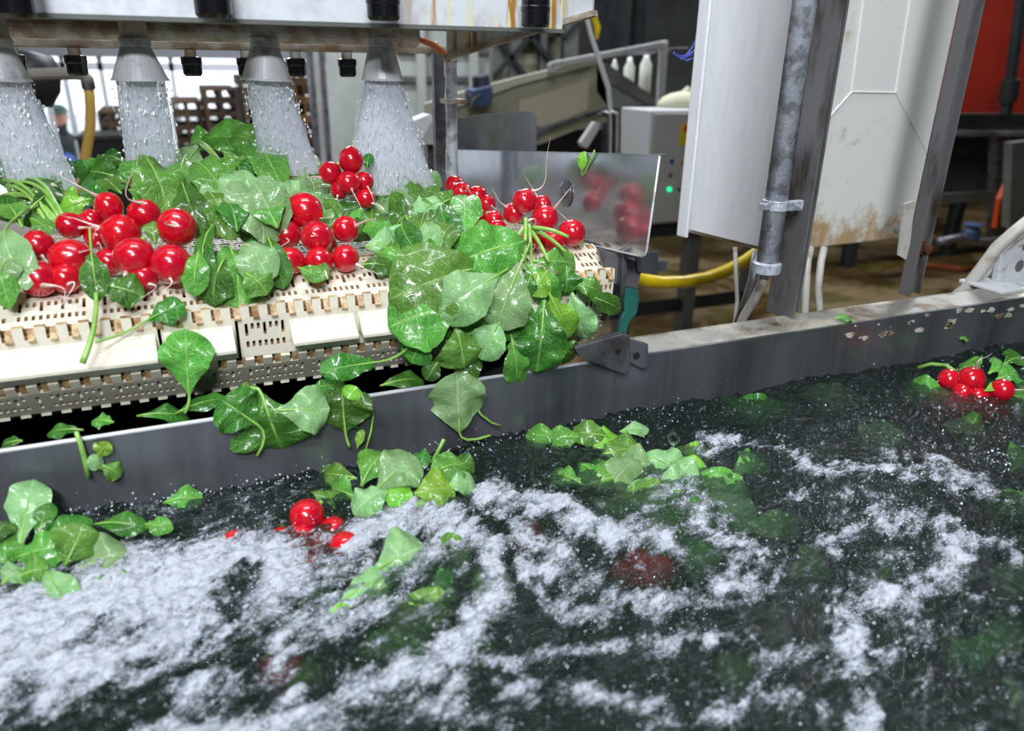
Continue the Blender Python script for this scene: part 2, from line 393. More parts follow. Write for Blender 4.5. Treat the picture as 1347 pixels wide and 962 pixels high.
for i in range(34):       # scale and rust blisters on the far part of the rim's face
    px = 1110+i*7+g.uniform(-6, 6); p = W(px, 470-(px-855)*.14+g.uniform(-18, 16), y=-.0405)
    r = g.uniform(.002, .008); n = 9; pts = [p+Vector((math.cos(2*PI*k/n)*r*g.uniform(.6, 1.5), 0, math.sin(2*PI*k/n)*r*g.uniform(.3, .8))) for k in range(n)]
    if max(q.z for q in pts) < ZT: m.prism(pts, (0, -.0006, 0))
ob('lime_scale', m, lime_m, tank)['kind'] = 'stuff'
tank_in = simple('tank_inside', srgb(40,48,46), .6, .2)
m = M(); m.box((-.72, -.98, -.64), (XR+.02, -.036, -.62)); m.box((-.72, -.98, -.62), (-.7, -.04, ZT)); m.box((XR, -.98, -.62), (XR+.02, -.036, ZT)); m.box((-.72, -1.0, -.64), (XR+.02, -.98, ZT))
ob('tank_body', m, tank_in, tank)
m = M()
for x in (-.6, .9, 2.4):
    for y in (-.9, -.1): m.box((x-.03, y-.03, FZ), (x+.03, y+.03, -.64))
ob('tank_leg', m, steel_dark, tank)
# trough behind the tank wall that catches what falls off the belt
m = M(); m.box((-.7, -.034, -.22), (.44, .30, -.215)); m.box((-.7, .30, -.22), (.44, .305, -.12))
tr_ = thing('catch_trough', (-.1, .1, -.22), 'dark metal trough under the belt, behind the tank wall', 'trough')
ob('trough_sheet', m, darker_m, tr_); 
m = M(); m.box((-.69, .0, -.64), (-.66, .03, -.22)); m.box((.40, .0, -.64), (.43, .03, -.22)); m.box((-.69, -.0355, -.3), (.43, -.02, -.22)); ob('trough_bracket', m, darker_m, tr_)

# ------------------------------------------------------------------ belt
XL, XE = -.42, W(808, 375, y=0).x
SL = -.075
PITCH = .0535
H = [Vector((0, 0, 0))]                       # hinge lines: [0] is the nose hinge, then down, and back
h0 = Vector((0, .049, .0205))
h2 = Vector((0, .006, -.053)); h3 = Vector((0, .042, -.0925)); h4 = Vector((0, .095, -.100))
rows_top = [h0+Vector((0, 1, SL)).normalized()*PITCH*k for k in range(0, 9)]
belt = thing('conveyor_belt', (.05, .1, -.1), 'cream plastic modular conveyor belt with slotted links and raised ledges', 'conveyor belt')
def module(a, b, x0, x1, slots=True, flight=False, phase=0, lipx=(0, 0), stained=True):
    """one belt link between hinge lines a (upper) and b (lower), from x0 to x1, knuckles at both ends"""
    T = (b-a); L = T.length; T = T.normalized(); Nn = Vector((1,0,0)).cross(T)
    if Nn.y > 0 and abs(Nn.y) > abs(Nn.z) or (abs(Nn.z) >= abs(Nn.y) and ((Nn.z < 0) != (a.z < -.05 and b.z < -.09))): Nn = -Nn
    cw = .0027; i0 = round(x0/cw); i1 = round(x1/cw); th = .0075
    tr = [-.0048, .0062, .0125, .0185, .025, .0305, .0365, .0425, L-.0062-.0008, L+.0048]
    rows = len(tr)-1; mask = {}
    g = random.Random(i0*7+int(a.y*1000))
    for i in range(i0, i1):
        for r in range(rows):
            on = True; k = (i % 6)
            if r == 0: on = k < 3
            elif r == rows-1: on = k >= 4
            elif slots and r in (2, 5) and i0 < i < i1-1: on = (i % 2 == 0) or (i*7 % 11 == 0)
            elif slots and r == 3 and i0 < i < i1-1: on = not (i % 6 in (1,))
            mask[i, r] = on
    m = M(); vid = {}; fr_ = []
    def P(i, ri, lay):
        key = (i, ri, lay)
        if key not in vid:
            x = i*cw; t = tr[ri]; d = 0 if lay == 0 else -th
            if ri in (0, rows) : d += (-.0012 if ri == 0 else -.0040) if lay == 0 else .0012
            vid[key] = len(m.v); m.v.append(tuple(a+Vector((x, 0, 0))+T*t+Nn*d))
        return vid[key]
    for (i, r), on in mask.items():
        if not on: continue
        n0_ = len(m.f)
        m.f.append((P(i,r,0), P(i+1,r,0), P(i+1,r+1,0), P(i,r+1,0)))
        m.f.append((P(i,r,1), P(i,r+1,1), P(i+1,r+1,1), P(i+1,r,1)))
        for di, dr, e in ((-1,0,((0,1),(0,0))), (1,0,((1,0),(1,1))), (0,-1,((0,0),(1,0))), (0,1,((1,1),(0,1)))):
            if not mask.get((i+di, r+dr), False):
                (ax, ay), (bx, by) = e
                m.f.append((P(i+ax, r+ay, 0), P(i+ax, r+ay, 1), P(i+bx, r+by, 1), P(i+bx, r+by, 0)))
        fr_ += [(1 if r == rows-1 else 0)] + [1]*(len(m.f)-n0_-1)
    o = ob('belt_module', m, plastic_cream, belt); o.data.materials.append(belt_stain)
    if stained and len(o.data.polygons) == len(fr_): o.data.polygons.foreach_set('material_index', fr_)
    bm = None
    if flight:
        xa, xb = i0*cw+.002+lipx[0], i1*cw-.002-lipx[1]
        prof = [(.0125, 0.0), (.016, .0045), (.021, .0105), (.0255, .0165), (.0272, .0215), (.031, .0215), (.0318, .018), (.0315, .010), (.0335, .003), (.036, 0)]
        m = M(); m.prism([a+Vector((xa,0,0))+T*t+Nn*d for t, d in prof], (xb-xa, 0, 0)); ob('flight', m, plastic_cream, o, bevel=.0008)
    return o
def rod(h, d=.004):
    pass
def wx(px, py, y): return W(px, py, y=y).x
def row(a, b, cuts, specs, back=False):
    for (x0, x1), sp in zip(zip(cuts[:-1], cuts[1:]), specs): module(a, b, x0+.0006, x1, stained=b.z > -.08, **sp)
Sd = dict(); Fd = dict(slots=False, flight=True)
# nose rows
ca = [XL, wx(133, 402, .03), wx(340, 395, .03), wx(519, 372, .03), wx(650, 340, .03), XE]
row(h0, H[0], ca, [Sd]*5)
cb = [XL, wx(-60, 480, 0), wx(212, 460, 0), wx(312, 440, 0), wx(378, 430, 0), wx(468, 420, 0), wx(600, 400, 0), wx(722, 390, 0), XE]
row(H[0], h2, cb, [Fd, Fd, dict(slots=False, flight=True), Sd, dict(slots=False, flight=True), dict(slots=False, flight=True), Fd, Sd])
cc = [XL, wx(66, 535, .02), wx(272, 500, .02), wx(480, 480, .02), wx(640, 460, .02), XE]
row(h2, h3, cc, [Sd]*5)
row(h3, h4, [XL, -.1, .1, .25, XE], [Sd]*4)
for k in range(len(rows_top)-1):
    off = .05*(k % 3)
    row(rows_top[k+1], rows_top[k], [XL, -.25+off, -.06+off, .12+off, .27+off, XE], [Sd]*5)
rodm = simple('brown_hinge_pin', srgb(120,86,56), .5, 0, srgb(84,60,40), 160)
for h in [H[0], h2, h3]+rows_top[:6]:
    q = {0: Vector((0,.0045,-.0035))}.get(0)
    inn = Vector((0, .6, -.8)) if h.z > -.02 and h.y < .02 else (Vector((0, 1, .1)) if h == h2 else (Vector((0,.5,.85)) if h == h3 else Vector((0,0,-1))))
    c = h+inn.normalized()*.0056
    ob('hinge_rod', M().tube([c+Vector((XL, 0, 0)), c+Vector((XE-.001, 0, 0))], .0021, 8), rodm, belt, smooth=True)
# dark core roller and slider bed inside the belt
core = thing('belt_roller', (.0, .06, -.06), 'dark roller inside the nose of the belt', 'roller')
ob('roller_drum', M().lathe((XL+.01, .055, -.045), [(.031, 0), (.031, XE-XL-.02)], (1,0,0), 20), darker_m, core, smooth=True)
ob('roller_shaft', M().tube([(XL, .055, -.045), (XE+.03, .055, -.045)], .009, 12), steel_dark, core)
bed = tag(ob('slider_bed', M().hexa([(XL+.01,.10,-.02),(XE-.01,.10,-.02),(XE-.01,.47,-.05),(XL+.01,.47,-.05),(XL+.01,.10,-.006),(XE-.01,.10,-.006),(XE-.01,.47,-.034),(XL+.01,.47,-.034)]), darker_m), 'dark slider bed under the top run of the belt', 'slider bed')
# side frame at the right end
fr = thing('conveyor_side_frame', (XE+.02, .1, -.12), 'stained steel side frame with bolt holes at the right end of the belt', 'conveyor frame')
m = M(); xf = XE+.009
m.prism([(xf, .0, .022), (xf, .0, -.03), (xf, .05, -.075), (xf, .48, -.11), (xf, .48, -.02), (xf, .06, .022)], (.006, 0, 0))
ob('side_plate', m, steel_dark, fr, bevel=.0008)
slab([(792, 334), (846, 350), (838, 381), (795, 372)], .022, .004).v
m = slab([(786, 326), (846, 346), (839, 380), (800, 372)], .01, .005); ob('end_plate', m, post_m, fr, bevel=.0008)
m = slab([(836, 333), (867, 331), (865, 362), (840, 358)], .0, .004); m.box(tuple(W(841, 360, y=.004)), tuple(W(862, 336, y=.03))) ; ob('angle_bracket', m, steel, fr, bevel=.0008)
hm = M()
for px, py in ((824, 343), (823, 352)): hm.lathe(W(px, py, y=.0095), [(.0022, 0), (.0022, .0012)], (0,-1,0), 10)
ob('bolt_hole', hm, darker_m, fr)
st = M()
pts = [W(px, py, y=yy) for px, py, yy in ((830, 376, .012), (838, 392, .012), (836, 406, .01), (824, 418, .01), (818, 440, .02))]
slab([(818, 378), (840, 376), (841, 396), (838, 412), (828, 424), (822, 444), (812, 444), (815, 424), (822, 410), (820, 394)], .012, .004, st)
tag(ob('rubber_strap', st, rubber_green, bevel=.001), 'teal green rubber strap hanging below the right end of the belt', 'strap')
br = thing('support_bracket', tuple(W(800, 490, y=-.05)), 'grey steel bracket with two drilled plates clamped over the tank rim', 'bracket')
m = slab([(756, 458), (818, 440), (829, 442), (829, 489), (822, 493), (762, 470)], -.052, .006); ob('bracket_plate', m, steel_dark, br, bevel=.0008)
m = slab([(829, 447), (853, 453), (853, 483), (846, 486), (829, 478)], -.046, .007); ob('bracket_ear', m, steel, br, bevel=.0008)
m = M().prism([W(770, 452, y=-.05), W(818, 436, y=-.05), W(822, 436, y=.03), W(790, 440, y=.03)], (0, 0, -.004)); ob('bracket_arm', m, steel_dark, br)
m = M().lathe(W(813, 462, y=-.0525), [(.0032, 0), (.0032, .001)], (0,-1,0), 12); m.lathe(W(837, 468, y=-.0465), [(.004, 0), (.004, .001)], (0,-1,0), 12); ob('bracket_hole', m, darker_m, br)

# guard: polished sheet along the belt's right side
XG = XE+.0045
a = W(868, 204, x=XG); b = W(850, 339, x=XG); c = W(760, 318, x=XG); d = W(560, 196, x=XG)
gd = thing('side_guard', (XG, .2, 0), 'polished stainless side guard with rounded corner reflecting radishes at right end of the belt', 'guard')
zb = lambda y: b.z+(y-b.y)*(c.z-b.z)/(c.y-b.y)
def rounded(y0, z0, sy, sz, r, n=6, flip=False):
    return [(y0+sy*r*(1-math.cos(t)), z0+sz*r*(1-math.sin(t))) for t in [PI/2*k/n for k in range(n+1)]]
pts = [(a.y, a.z)]+[(b.y, b.z+.008), (b.y+.002, b.z+.0025), (b.y+.008, b.z-.001)]+[(.62, zb(.62)), (.62, a.z+(d.z-a.z)*(.62-a.y)/(d.y-a.y))]
ob('guard_sheet', M().prism([(XG, y, z) for y, z in pts], (.0016, 0, 0)), guard_m, gd, bevel=.0004)
ze = a.z+(d.z-a.z)*(.62-a.y)/(d.y-a.y)
m = M().hexa([(XG, a.y, a.z-.0012), (XG+.014, a.y+.004, a.z-.0012), (XG+.014, .62, ze-.0012), (XG, .62, ze-.0012), (XG, a.y, a.z), (XG+.014, a.y+.004, a.z), (XG+.014, .62, ze), (XG, .62, ze)])
ob('guard_flange', m, guard_m, gd)
p = W(744, 255, x=XG-.001)
m = M().lathe(p, [(.016, 0), (.016, .0012), (.011, .0024), (.011, .0018), (.006, .0018), (.006, .0055), (0, .006)], (-1,0,0), 24); ob('guard_bolt', m, steel, gd, smooth=False)
ob('guard_edge', M().tube([(XG, y, z) for y, z in [(a.y, a.z-.001), (b.y, b.z+.008), (b.y+.002, b.z+.0025), (b.y+.008, b.z-.001), (.62, zb(.62))]], .0011, 8), alu, gd, smooth=True)
# stainless hopper plate beyond the guard
hp = thing('hopper_plate', tuple(W(640, 196, y=.8)), 'upright stainless plate with rounded corner standing behind the side guard', 'plate')
m = slab([(578, 160), (640, 150), (695, 146), (702, 148), (706, 154), (706, 230), (608, 230)], .8, .003); ob('plate_sheet', m, steel, hp)
m = slab([(578, 160), (582, 158), (612, 196), (606, 202)], .78, .03); ob('plate_edge', m, steel_dark, hp)
bx = thing('white_tray', tuple(W(560, 190, y=.9)), 'small white and grey tray edge poking out beside the hopper plate', 'tray')
ob('tray_body', slab([(541, 160), (566, 150), (592, 182), (583, 192), (552, 190)], .9, .05), white_box, bx, bevel=.002)
ob('tray_leg', M().bar(W(566, 185, y=.93), Vector((W(566, 185, y=.93).x, .93, FZ)), .02, .02, (0,1,0)), steel_dark, bx)
ob('tray_side', slab([(568, 160), (592, 182), (583, 191), (552, 189)], .895, .004), lightgrey_m, bx)

# ------------------------------------------------------------------ spray rig
BZ = .247
rig = thing('spray_rig_beam', (.15, .2, BZ), 'white painted overhead box beam with rust and lime runs', 'beam')
xe = W(752, 10, y=.12).x; xe0 = W(640, 32, y=.12).x
m = M(); m.box((-.7, .12, BZ), (xe0+.09, .124, BZ+.22)); ob('beam_face', m, beam_m, rig, bevel=.001)
ob('beam_flange', M().box((-.7, .116, BZ-.0035), (xe0+.09, .15, BZ)), olive_dark, rig)
m = M(); m.box((-.7, .28, BZ), (xe0+.05, .284, BZ+.22)); ob('beam_back', m, beam_m, rig)
e0 = W(583, 66, y=.30); e1 = W(760, 14, y=.12)
m = M(); m.box((-.7, .12, BZ+.2), (xe0+.05, .284, BZ+.204)); ob('beam_top', m, beam_m, rig)
m = M().hexa([(e0.x, .284, BZ-.03), (e0.x+.004, .30, BZ-.03), (xe0+.13, .124, BZ+.02), (xe0+.126, .12, BZ+.02), (e0.x, .284, BZ+.2), (e0.x+.004, .30, BZ+.2), (xe0+.13, .124, BZ+.2), (xe0+.126, .12, BZ+.2)])
ob('end_gusset', m, beam_m, rig)
m = M().bar((e0.x, .285, BZ-.03), (xe0+.13, .12, BZ+.018), .012, .006); ob('gusset_edge', m, rust_pipe, rig)
# pipes
y1 = .275
a = W(-60, 33, y=y1); b = W(545, 46, y=y1); z1 = (a.z+b.z)/2
p1 = thing('spray_pipe', (a.x, y1, z1), 'front stained water pipe behind the spray nozzles', 'pipe')
ob('pipe_run', M().tube([(-.5, y1, z1), (b.x, y1, z1)], .0118, 20), rust_pipe, p1, smooth=False)
ob('pipe_end_cap', M().lathe((b.x-.02, y1, z1), [(.0135, 0), (.0135, .02), (.011, .024)], (1,0,0), 20), rust_pipe, p1)
y2 = .40
a2 = W(100, 53, y=y2); b2 = W(575, 64, y=y2); z2 = a2.z
p2 = thing('rear_spray_pipe', (a2.x, y2, z2), 'rear thin dark pipe carrying a row of small black capped outlets', 'pipe')
ob('pipe_run', M().tube([(-.6, y2, z2), (b2.x, y2, z2)], .0085, 16), rust_pipe, p2)
capz = [(15, 64), (97, 66), (250, 68), (323, 70), (388, 72), (456, 74)]
for px, py in capz:
    c = W(px, py, y=y2); c.z = z2-.008
    pc = ob('outlet_stub', M().lathe(c, [(.007, 0), (.007, -.012)], (0,0,1), 14), rust_pipe, p2)
    ob('outlet_cap', M().lathe(c, [(.010, -.008), (.0125, -.009), (.0125, -.016), (.0115, -.018), (.0115, -.028), (.009, -.031), (0, -.031)], (0,0,1), 14), black_pl, pc)
# front black caps on the beam
for n, (px, py, lab) in enumerate(((22, 24, 'glossy black cap on the overhead beam, at the far left above the spray'), (282, 24, 'glossy black cap on the beam between the second and third spray nozzles'), (505, 27, 'glossy black cap on the beam directly above the rightmost spray nozzle'), (704, 36, 'glossy black cap under the right end of the overhead beam'))):
    c = W(px, py, y=.075); t = thing('black_cap', (c.x, .075, c.z), lab, 'cap', 'black caps along the overhead beam')
    r = .0155 if n < 3 else .0145
    o = ob('cap_body', M().lathe(c, [(0, 0), (r*.85, 0), (r, .003), (r, .014), (r*1.05, .015), (r*1.05, .019), (r, .020), (r, .034), (r*.9, .038)], (0,0,1), 28), black_pl, t, smooth=False)
    ob('cap_neck', M().lathe(c+Vector((0,0,.036)), [(r*.72, 0), (r*.72, .03)], (0,0,1), 20), rust_pipe, t)
    ob('cap_hanger', M().bar(c+Vector((0, 0, .064)), c+Vector((0, .046, .064)), .012, .012), rust_pipe, t)
# spray nozzles and their water
def spray_water_mat():
    q = N('spray_water'); p = q.pos((1,1,.22))
    n1 = q.noise(p, 520, 4, .7); n2 = q.noise(q.pos((1,1,.5)), 240, 4, .7)
    a = q.math('MULTIPLY', q.ramp(q.math('ADD', n1, q.math('MULTIPLY', q.math('SUBTRACT', n2, .5), .5)), .25, .60), .92)
    t = q.n('ShaderNodeBsdfTransparent'); b = q.bsdf(srgb(236,241,250), .2, 0)
    tl = q.n('ShaderNodeBsdfTranslucent', i_0=srgb(236,241,250)+(1,)); ms = q.n('ShaderNodeMixShader', i_0=.4); q.put(ms.inputs[1], b); q.put(ms.inputs[2], tl.outputs[0])
    mx = q.n('ShaderNodeMixShader', i_0=a); q.put(mx.inputs[1], t.outputs[0]); q.put(mx.inputs[2], ms.outputs[0]); return q.done(mx.outputs[0])
spray_m = spray_water_mat()
q = N('water_streak'); t = q.n('ShaderNodeBsdfTransparent'); b = q.bsdf(srgb(222,230,242), .08, 0); mx = q.n('ShaderNodeMixShader', i_0=.6); q.put(mx.inputs[1], t.outputs[0]); q.put(mx.inputs[2], b); streak_m = q.done(mx.outputs[0])
q = N('water_drop'); t = q.n('ShaderNodeBsdfTransparent', i_0=(.9,.93,.95,1)); b = q.n('ShaderNodeBsdfGlossy', i_0=(.95,.97,1,1), i_Roughness=.03); fz = q.n('ShaderNodeLayerWeight', i_0=.35)
mx = q.n('ShaderNodeMixShader'); q.put(mx.inputs[0], fz.outputs[1]); q.put(mx.inputs[1], t.outputs[0]); q.put(mx.inputs[2], b.outputs[0]); drop_m = q.done(mx.outputs[0])
q = N('bright_spray_drop'); bright_drop_m = q.done(q.bsdf((.95,.97,1), .08, 0, None))
YN = .20
for n, (tx, rx, bl, br_, by_, lab) in enumerate((
    (-12, 2, 20, 100, 250, 'cast metal cone spray nozzle at the far left edge'),
    (172, 185, 170, 232, 222, 'cast metal cone spray nozzle, second from the left'),
    (346, 351, 346, 420, 228, 'cast metal cone spray nozzle left of the white wall column'),
    (500, 503, 455, 574, 250, 'cast metal cone spray nozzle, rightmost of the four'))):
    top = W(tx, 22, y=YN); rim = W(rx, 106, y=YN); ax = (rim-top).normalized(); L = (rim-top).length
    r0 = 36.0/1000*(rim-CAMV).dot(fwd) if n < 2 else (33.0/1000*(rim-CAMV).dot(fwd) if n == 2 else 28.0/1000*(rim-CAMV).dot(fwd))
    nz = thing('spray_nozzle', tuple(top), lab, 'nozzle', 'spray nozzles hanging under the beam')
    hc = L*.55
    ob('nozzle_stub', M().lathe(top, [(.0125, -.05), (.0125, L*.3), (.0135, L*.3), (.0135, L*.36)], ax, 24), rust_pipe, nz)
    ob('nozzle_collar', M().lathe(top, [(.0145, L*.32), (.015, L*.34), (.015, L*.45), (.0135, L*.47)], ax, 28), alu, nz)
    ob('nozzle_cone', M().lathe(top, [(.0135, L*.44), (.0145, L*.48), (r0*.95, L*.965), (r0, L*.985), (r0, L), (r0*.9, L), (r0*.6, L*.8)], ax, 36), alu, nz, smooth=False)
    # jet
    bc = W((bl+br_)/2, by_, y=YN+.02); bw = (br_-bl)/2/1000*(bc-CAMV).dot(fwd)
    jt = thing('water_jet', tuple(bc), ['wide slanting curtain of spray water at the far left edge', 'straight white shower of water below the second nozzle', 'white shower of water falling in front of the brown crates', 'widening shower of water falling left of the side guard'][n], 'water spray', 'showers of water from the nozzles', 'stuff')
    jet_ax = (bc-rim)
    for q_, (f0, f1) in enumerate(((.82, 1), (.5, .62))):
        m = M(); ring = 28; K = 10; vs = []
        for i in range(K+1):
            t = i/K; cc_ = rim.lerp(bc, t); rr = (r0*f0)*(1-t)+bw*f1*t
            for j in range(ring):
                a = 2*PI*j/ring; vs.append(cc_+Vector((math.cos(a)*rr, math.sin(a)*rr*.7, 0)))
        m.add(vs, [(i*ring+j, i*ring+(j+1)%ring, (i+1)*ring+(j+1)%ring, (i+1)*ring+j) for i in range(K) for j in range(ring)])
        o = ob('water_veil', m, spray_m, jt, smooth=True); o['kind'] = 'stuff'
    m = M(); g = random.Random(50+n)
    for k in range(420):
        a = g.uniform(0, 2*PI); rr = math.sqrt(g.random()); rr = .55+.5*rr if g.random() < .6 else rr
        s = rim+Vector((math.cos(a)*rr*r0*.9, math.sin(a)*rr*r0*.6, 0)); e = bc+Vector((math.cos(a)*rr*bw*1.02, math.sin(a)*rr*bw*.7, 0))+Vector((g.uniform(-.006,.006), 0, 0))
        t0 = g.uniform(0, .9); t1 = min(1.05, t0+g.uniform(.03, .16)); rr_ = g.uniform(.0002, .0006)
        m.tube([s.lerp(e, t0), s.lerp(e, (t0+t1)/2), s.lerp(e, t1)], [rr_*.4, rr_, rr_*.5], 4)
    o = ob('water_streaks', m, streak_m, jt); o['kind'] = 'stuff'
    m = M()
    for k in range(520):
        a = g.uniform(0, 2*PI); rr = g.uniform(.3, 1.12); t = g.random(); p = rim.lerp(bc, t); R_ = r0*(1-t)+bw*t
        m.ball(p+Vector((math.cos(a)*rr*R_, math.sin(a)*rr*R_*.7, 0)), g.uniform(.0005, .0014), 5, 4, (1, 1, g.uniform(1, 2)))
    o = ob('water_drops', m, bright_drop_m, jt, smooth=True); o['kind'] = 'stuff'
# orange tube and the two short uprights
o = tag(ob('orange_tube', M().tube([W(px, py, y=yy) for px, py, yy in ((541, 49, .277), (556, 53, .30), (568, 58, .34), (579, 65, .38), (591, 78, .415))], .0042, 10), orange_m, smooth=True), 'thin orange tube curving from the pipe end to the upright', 'tube')
zf = lambda px, py, y: W(px, py, y=y)
t = thing('upright_pipe', tuple(zf(590, 158, .42)), 'weathered short upright pipe with collar below the orange tube', 'pipe')
a = zf(593, 76, .42); b = zf(592, 160, .42); b2_ = Vector((b.x, b.y, -.30))
ob('pipe_run', M().tube([a, Vector((a.x, a.y, -.3))], .0085, 16), galv, t)
ob('pipe_collar', M().lathe(zf(593, 80, .42), [(.0095, -.002), (.0105, .0), (.0105, .004), (.0095, .006)], (0,0,1), 16), rust_pipe, t)
ob('pipe_clip', M().box(tuple(zf(588, 137, .405)), tuple(zf(604, 129, .44))), rust_pipe, t)
a = zf(577, 62, .45)
tag(ob('upright_bar', M().box((a.x-.008, .45, -.3), (a.x+.008, .462, a.z)), steel_dark), 'flat grey steel upright bar left of the weathered pipe', 'bar')
# ------------------------------------------------------------------ cabinet, posts and cables on the right
Bc = W(1012, 333, y=.17); Ac = W(893, 303, z=Bc.z); Cc = W(1197, 313, z=Bc.z)
print('cab', Ac, Bc, Cc)
ux = (Cc-Bc); uy = (Ac-Bc); Dc_ = Ac+ux
cabl_m = simple('cabinet_side_brightened', srgb(246,249,253), .4, 0, srgb(238,242,248), 80, .4, .7, (1,1,.2), bump=.1, bscale=200, bdist=.001)  # side enamel whitened in place of the light that misses it
q = N('cabinet_front_enamel'); p = q.pos(); sp = q.n('ShaderNodeSeparateXYZ', i_0=p)
low = q.math('SUBTRACT', 1.0, q.ramp(sp.outputs[2], Bc.z, Bc.z+.09)); n_ = q.noise(p, 26, 6, .65)
c_ = q.mix(q.ramp(q.math('ADD', n_, q.math('MULTIPLY', low, .30)), .58, .84), srgb(224,227,222), srgb(176,150,112))
c_ = q.mix(q.ramp(q.noise(p, 60, 5, .7), .68, .76), c_, srgb(150,120,84))
cab_m = q.done(q.bsdf(c_, .35, 0, q.bump(q.noise(p, 300, 3), .08, .001)))
HT = Vector((0, 0, 1.1))
cab = thing('electrical_cabinet', tuple((Ac+Cc)/2), 'large white enamel cabinet hanging behind the posts, rust spots near its bottom edge', 'cabinet')
ob('cabinet_body', M().prism([Bc, Cc, Dc_, Ac], HT), cab_m, cab, bevel=.003)
nrm = Vector((uy.y, -uy.x, 0)).normalized()
if nrm.dot(Ac-CAMV) > 0: nrm = -nrm
m = M(); q0 = Bc.lerp(Ac, .02); q1 = Bc.lerp(Ac, .86)
m.prism([q0+Vector((0,0,.006)), q1+Vector((0,0,.006)), q1+nrm*.004+Vector((0,0,.006)), q0+nrm*.004+Vector((0,0,.006))], HT-Vector((0,0,.02))); ob('side_door', m, cabl_m, cab, bevel=.001)
m = M(); q0 = Bc.lerp(Ac, .88); q1 = Bc.lerp(Ac, 1.0); m.prism([q0-Vector((0,0,.008)), q1-Vector((0,0,.008)), q1+nrm*.0045-Vector((0,0,.008)), q0+nrm*.0055-Vector((0,0,.008))], HT); ob('corner_frame', m, cabl_m, cab, bevel=.001)
# raised creases on the front face
def onf(px, py): return W(px, py, y=Bc.y-.0005)
m = M()
fn = Vector((ux.y, -ux.x, 0)).normalized()
def onfr(px, py):
    r = Vector(ray(px, py)); t = (Bc-CAMV).dot(fn)/r.dot(fn); return CAMV+r*t+fn*(.0004 if fn.dot(CAMV-Bc) > 0 else -.0004)
for seg in (((1141, -40), (1120, 121)), ((1203, -40), (1178, 122)), ((1120, 121), (1178, 122)), ((1120, 121), (1078, 168)), ((1178, 122), (1219, 200))):
    m.tube([onfr(*seg[0]), onfr(*seg[1])], .0016, 6)
ob('pressed_crease', m, cab_m, cab)
o = M().lathe(onfr(1180, 301), [(.0075, 0), (.0075, .0015), (.005, .0022), (.005, .003), (0, .0035)], fn if fn.dot(CAMV-Bc) > 0 else -fn, 18); ob('cabinet_plug', o, lightgrey_m, cab)
# posts: run up out of the frame
def post(px0, py0, px1, py1, w, d, yy, name, lab):
    a = W(px0, py0, y=yy); b = W(px1, py1, y=yy); return a, b
UP = Vector((0, 0, 1.2))
t = thing('support_post', tuple(W(1030, 424, y=.045)), 'tall stained channel post beside the galvanised pipe, rust bolt near its foot', 'post', 'posts rising behind the tank rim')
a = W(1027, 424, y=.045); wd = .018
x0 = a.x-.024; x1 = a.x+.014; zb_ = ZT-.004
m = M(); m.box((x0, .045, zb_), (x1, .049, 1.0)); m.box((x0, .0, zb_), (x0+.003, .046, 1.0)) ; m.box((x1-.003, .03, zb_), (x1, .046, 1.0)); ob('channel', m, post_m, t, bevel=.0006)
ob('edge_strip', M().box((x0+.018, .0435, zb_), (x0+.0195, .0452, 1.0)), alu, t)
c = W(1041, 351, y=.044); c.x = min(c.x, x1-.008)
ob('bolt', M().lathe(c, [(.0085, 0), (.0085, .003), (.0055, .003), (.0055, .008), (0, .0085)], (0,-1,0), 12), rust, t)
gp = thing('galvanised_pipe', tuple(W(1012, 350, y=.02)), 'thick galvanised pipe clamped to the channel post with cables coming out below', 'pipe')
c = W(1016, 300, y=.018); c2 = W(1054, 20, y=.018); print('pipe', c, c2, 'post', x0, x1)
ob('pipe_run', M().tube([Vector((c.x, .018, W(1012, 356, y=.018).z)), Vector((c.x, .018, 1.0))], .0135, 22), galv, gp, smooth=True)
ob('pipe_socket', M().lathe((c.x, .018, W(1012, 358, y=.018).z), [(.0165, 0), (.0175, .001), (.0175, .012), (.014, .014)], (0,0,1), 22), galv, gp)
zc = W(1022, 276, y=.018).z
ob('pipe_clamp', M().lathe((c.x, .018, zc), [(.0155, 0), (.0155, .012)], (0,0,1), 20).box((c.x+.01, .004, zc), (c.x+.03, .012, zc+.012)).box((c.x-.028, .010, zc+.002), (c.x-.01, .016, zc+.010)), galv, gp, bevel=.001)
a = W(1193, 400, y=.045)
t = thing('support_post', tuple(a), 'tall stained channel post right of the cabinet, rust bolt and white strip on it', 'post', 'posts rising behind the tank rim')
x0 = a.x-.018; x1 = a.x+.010
m = M(); m.box((x0, .045, zb_), (x1, .049, 1.0)); m.box((x0, .03, zb_), (x0+.003, .046, 1.0)); m.box((x1-.003, .035, zb_), (x1, .046, 1.0)); ob('channel', m, post_m, t, bevel=.0006)
c = W(1216, 333, y=.02)
ob('bolt', M().lathe(Vector((x1-.004, .044, c.z)), [(.010, 0), (.010, .004), (.007, .004), (.007, .011), (0, .012)], (0,-1,0), 12), rust, t)
ob('white_strip', slab([(1190, 268), (1204, 264), (1197, 322), (1192, 342), (1182, 336), (1186, 300)], .008, .003), white_pl, t)
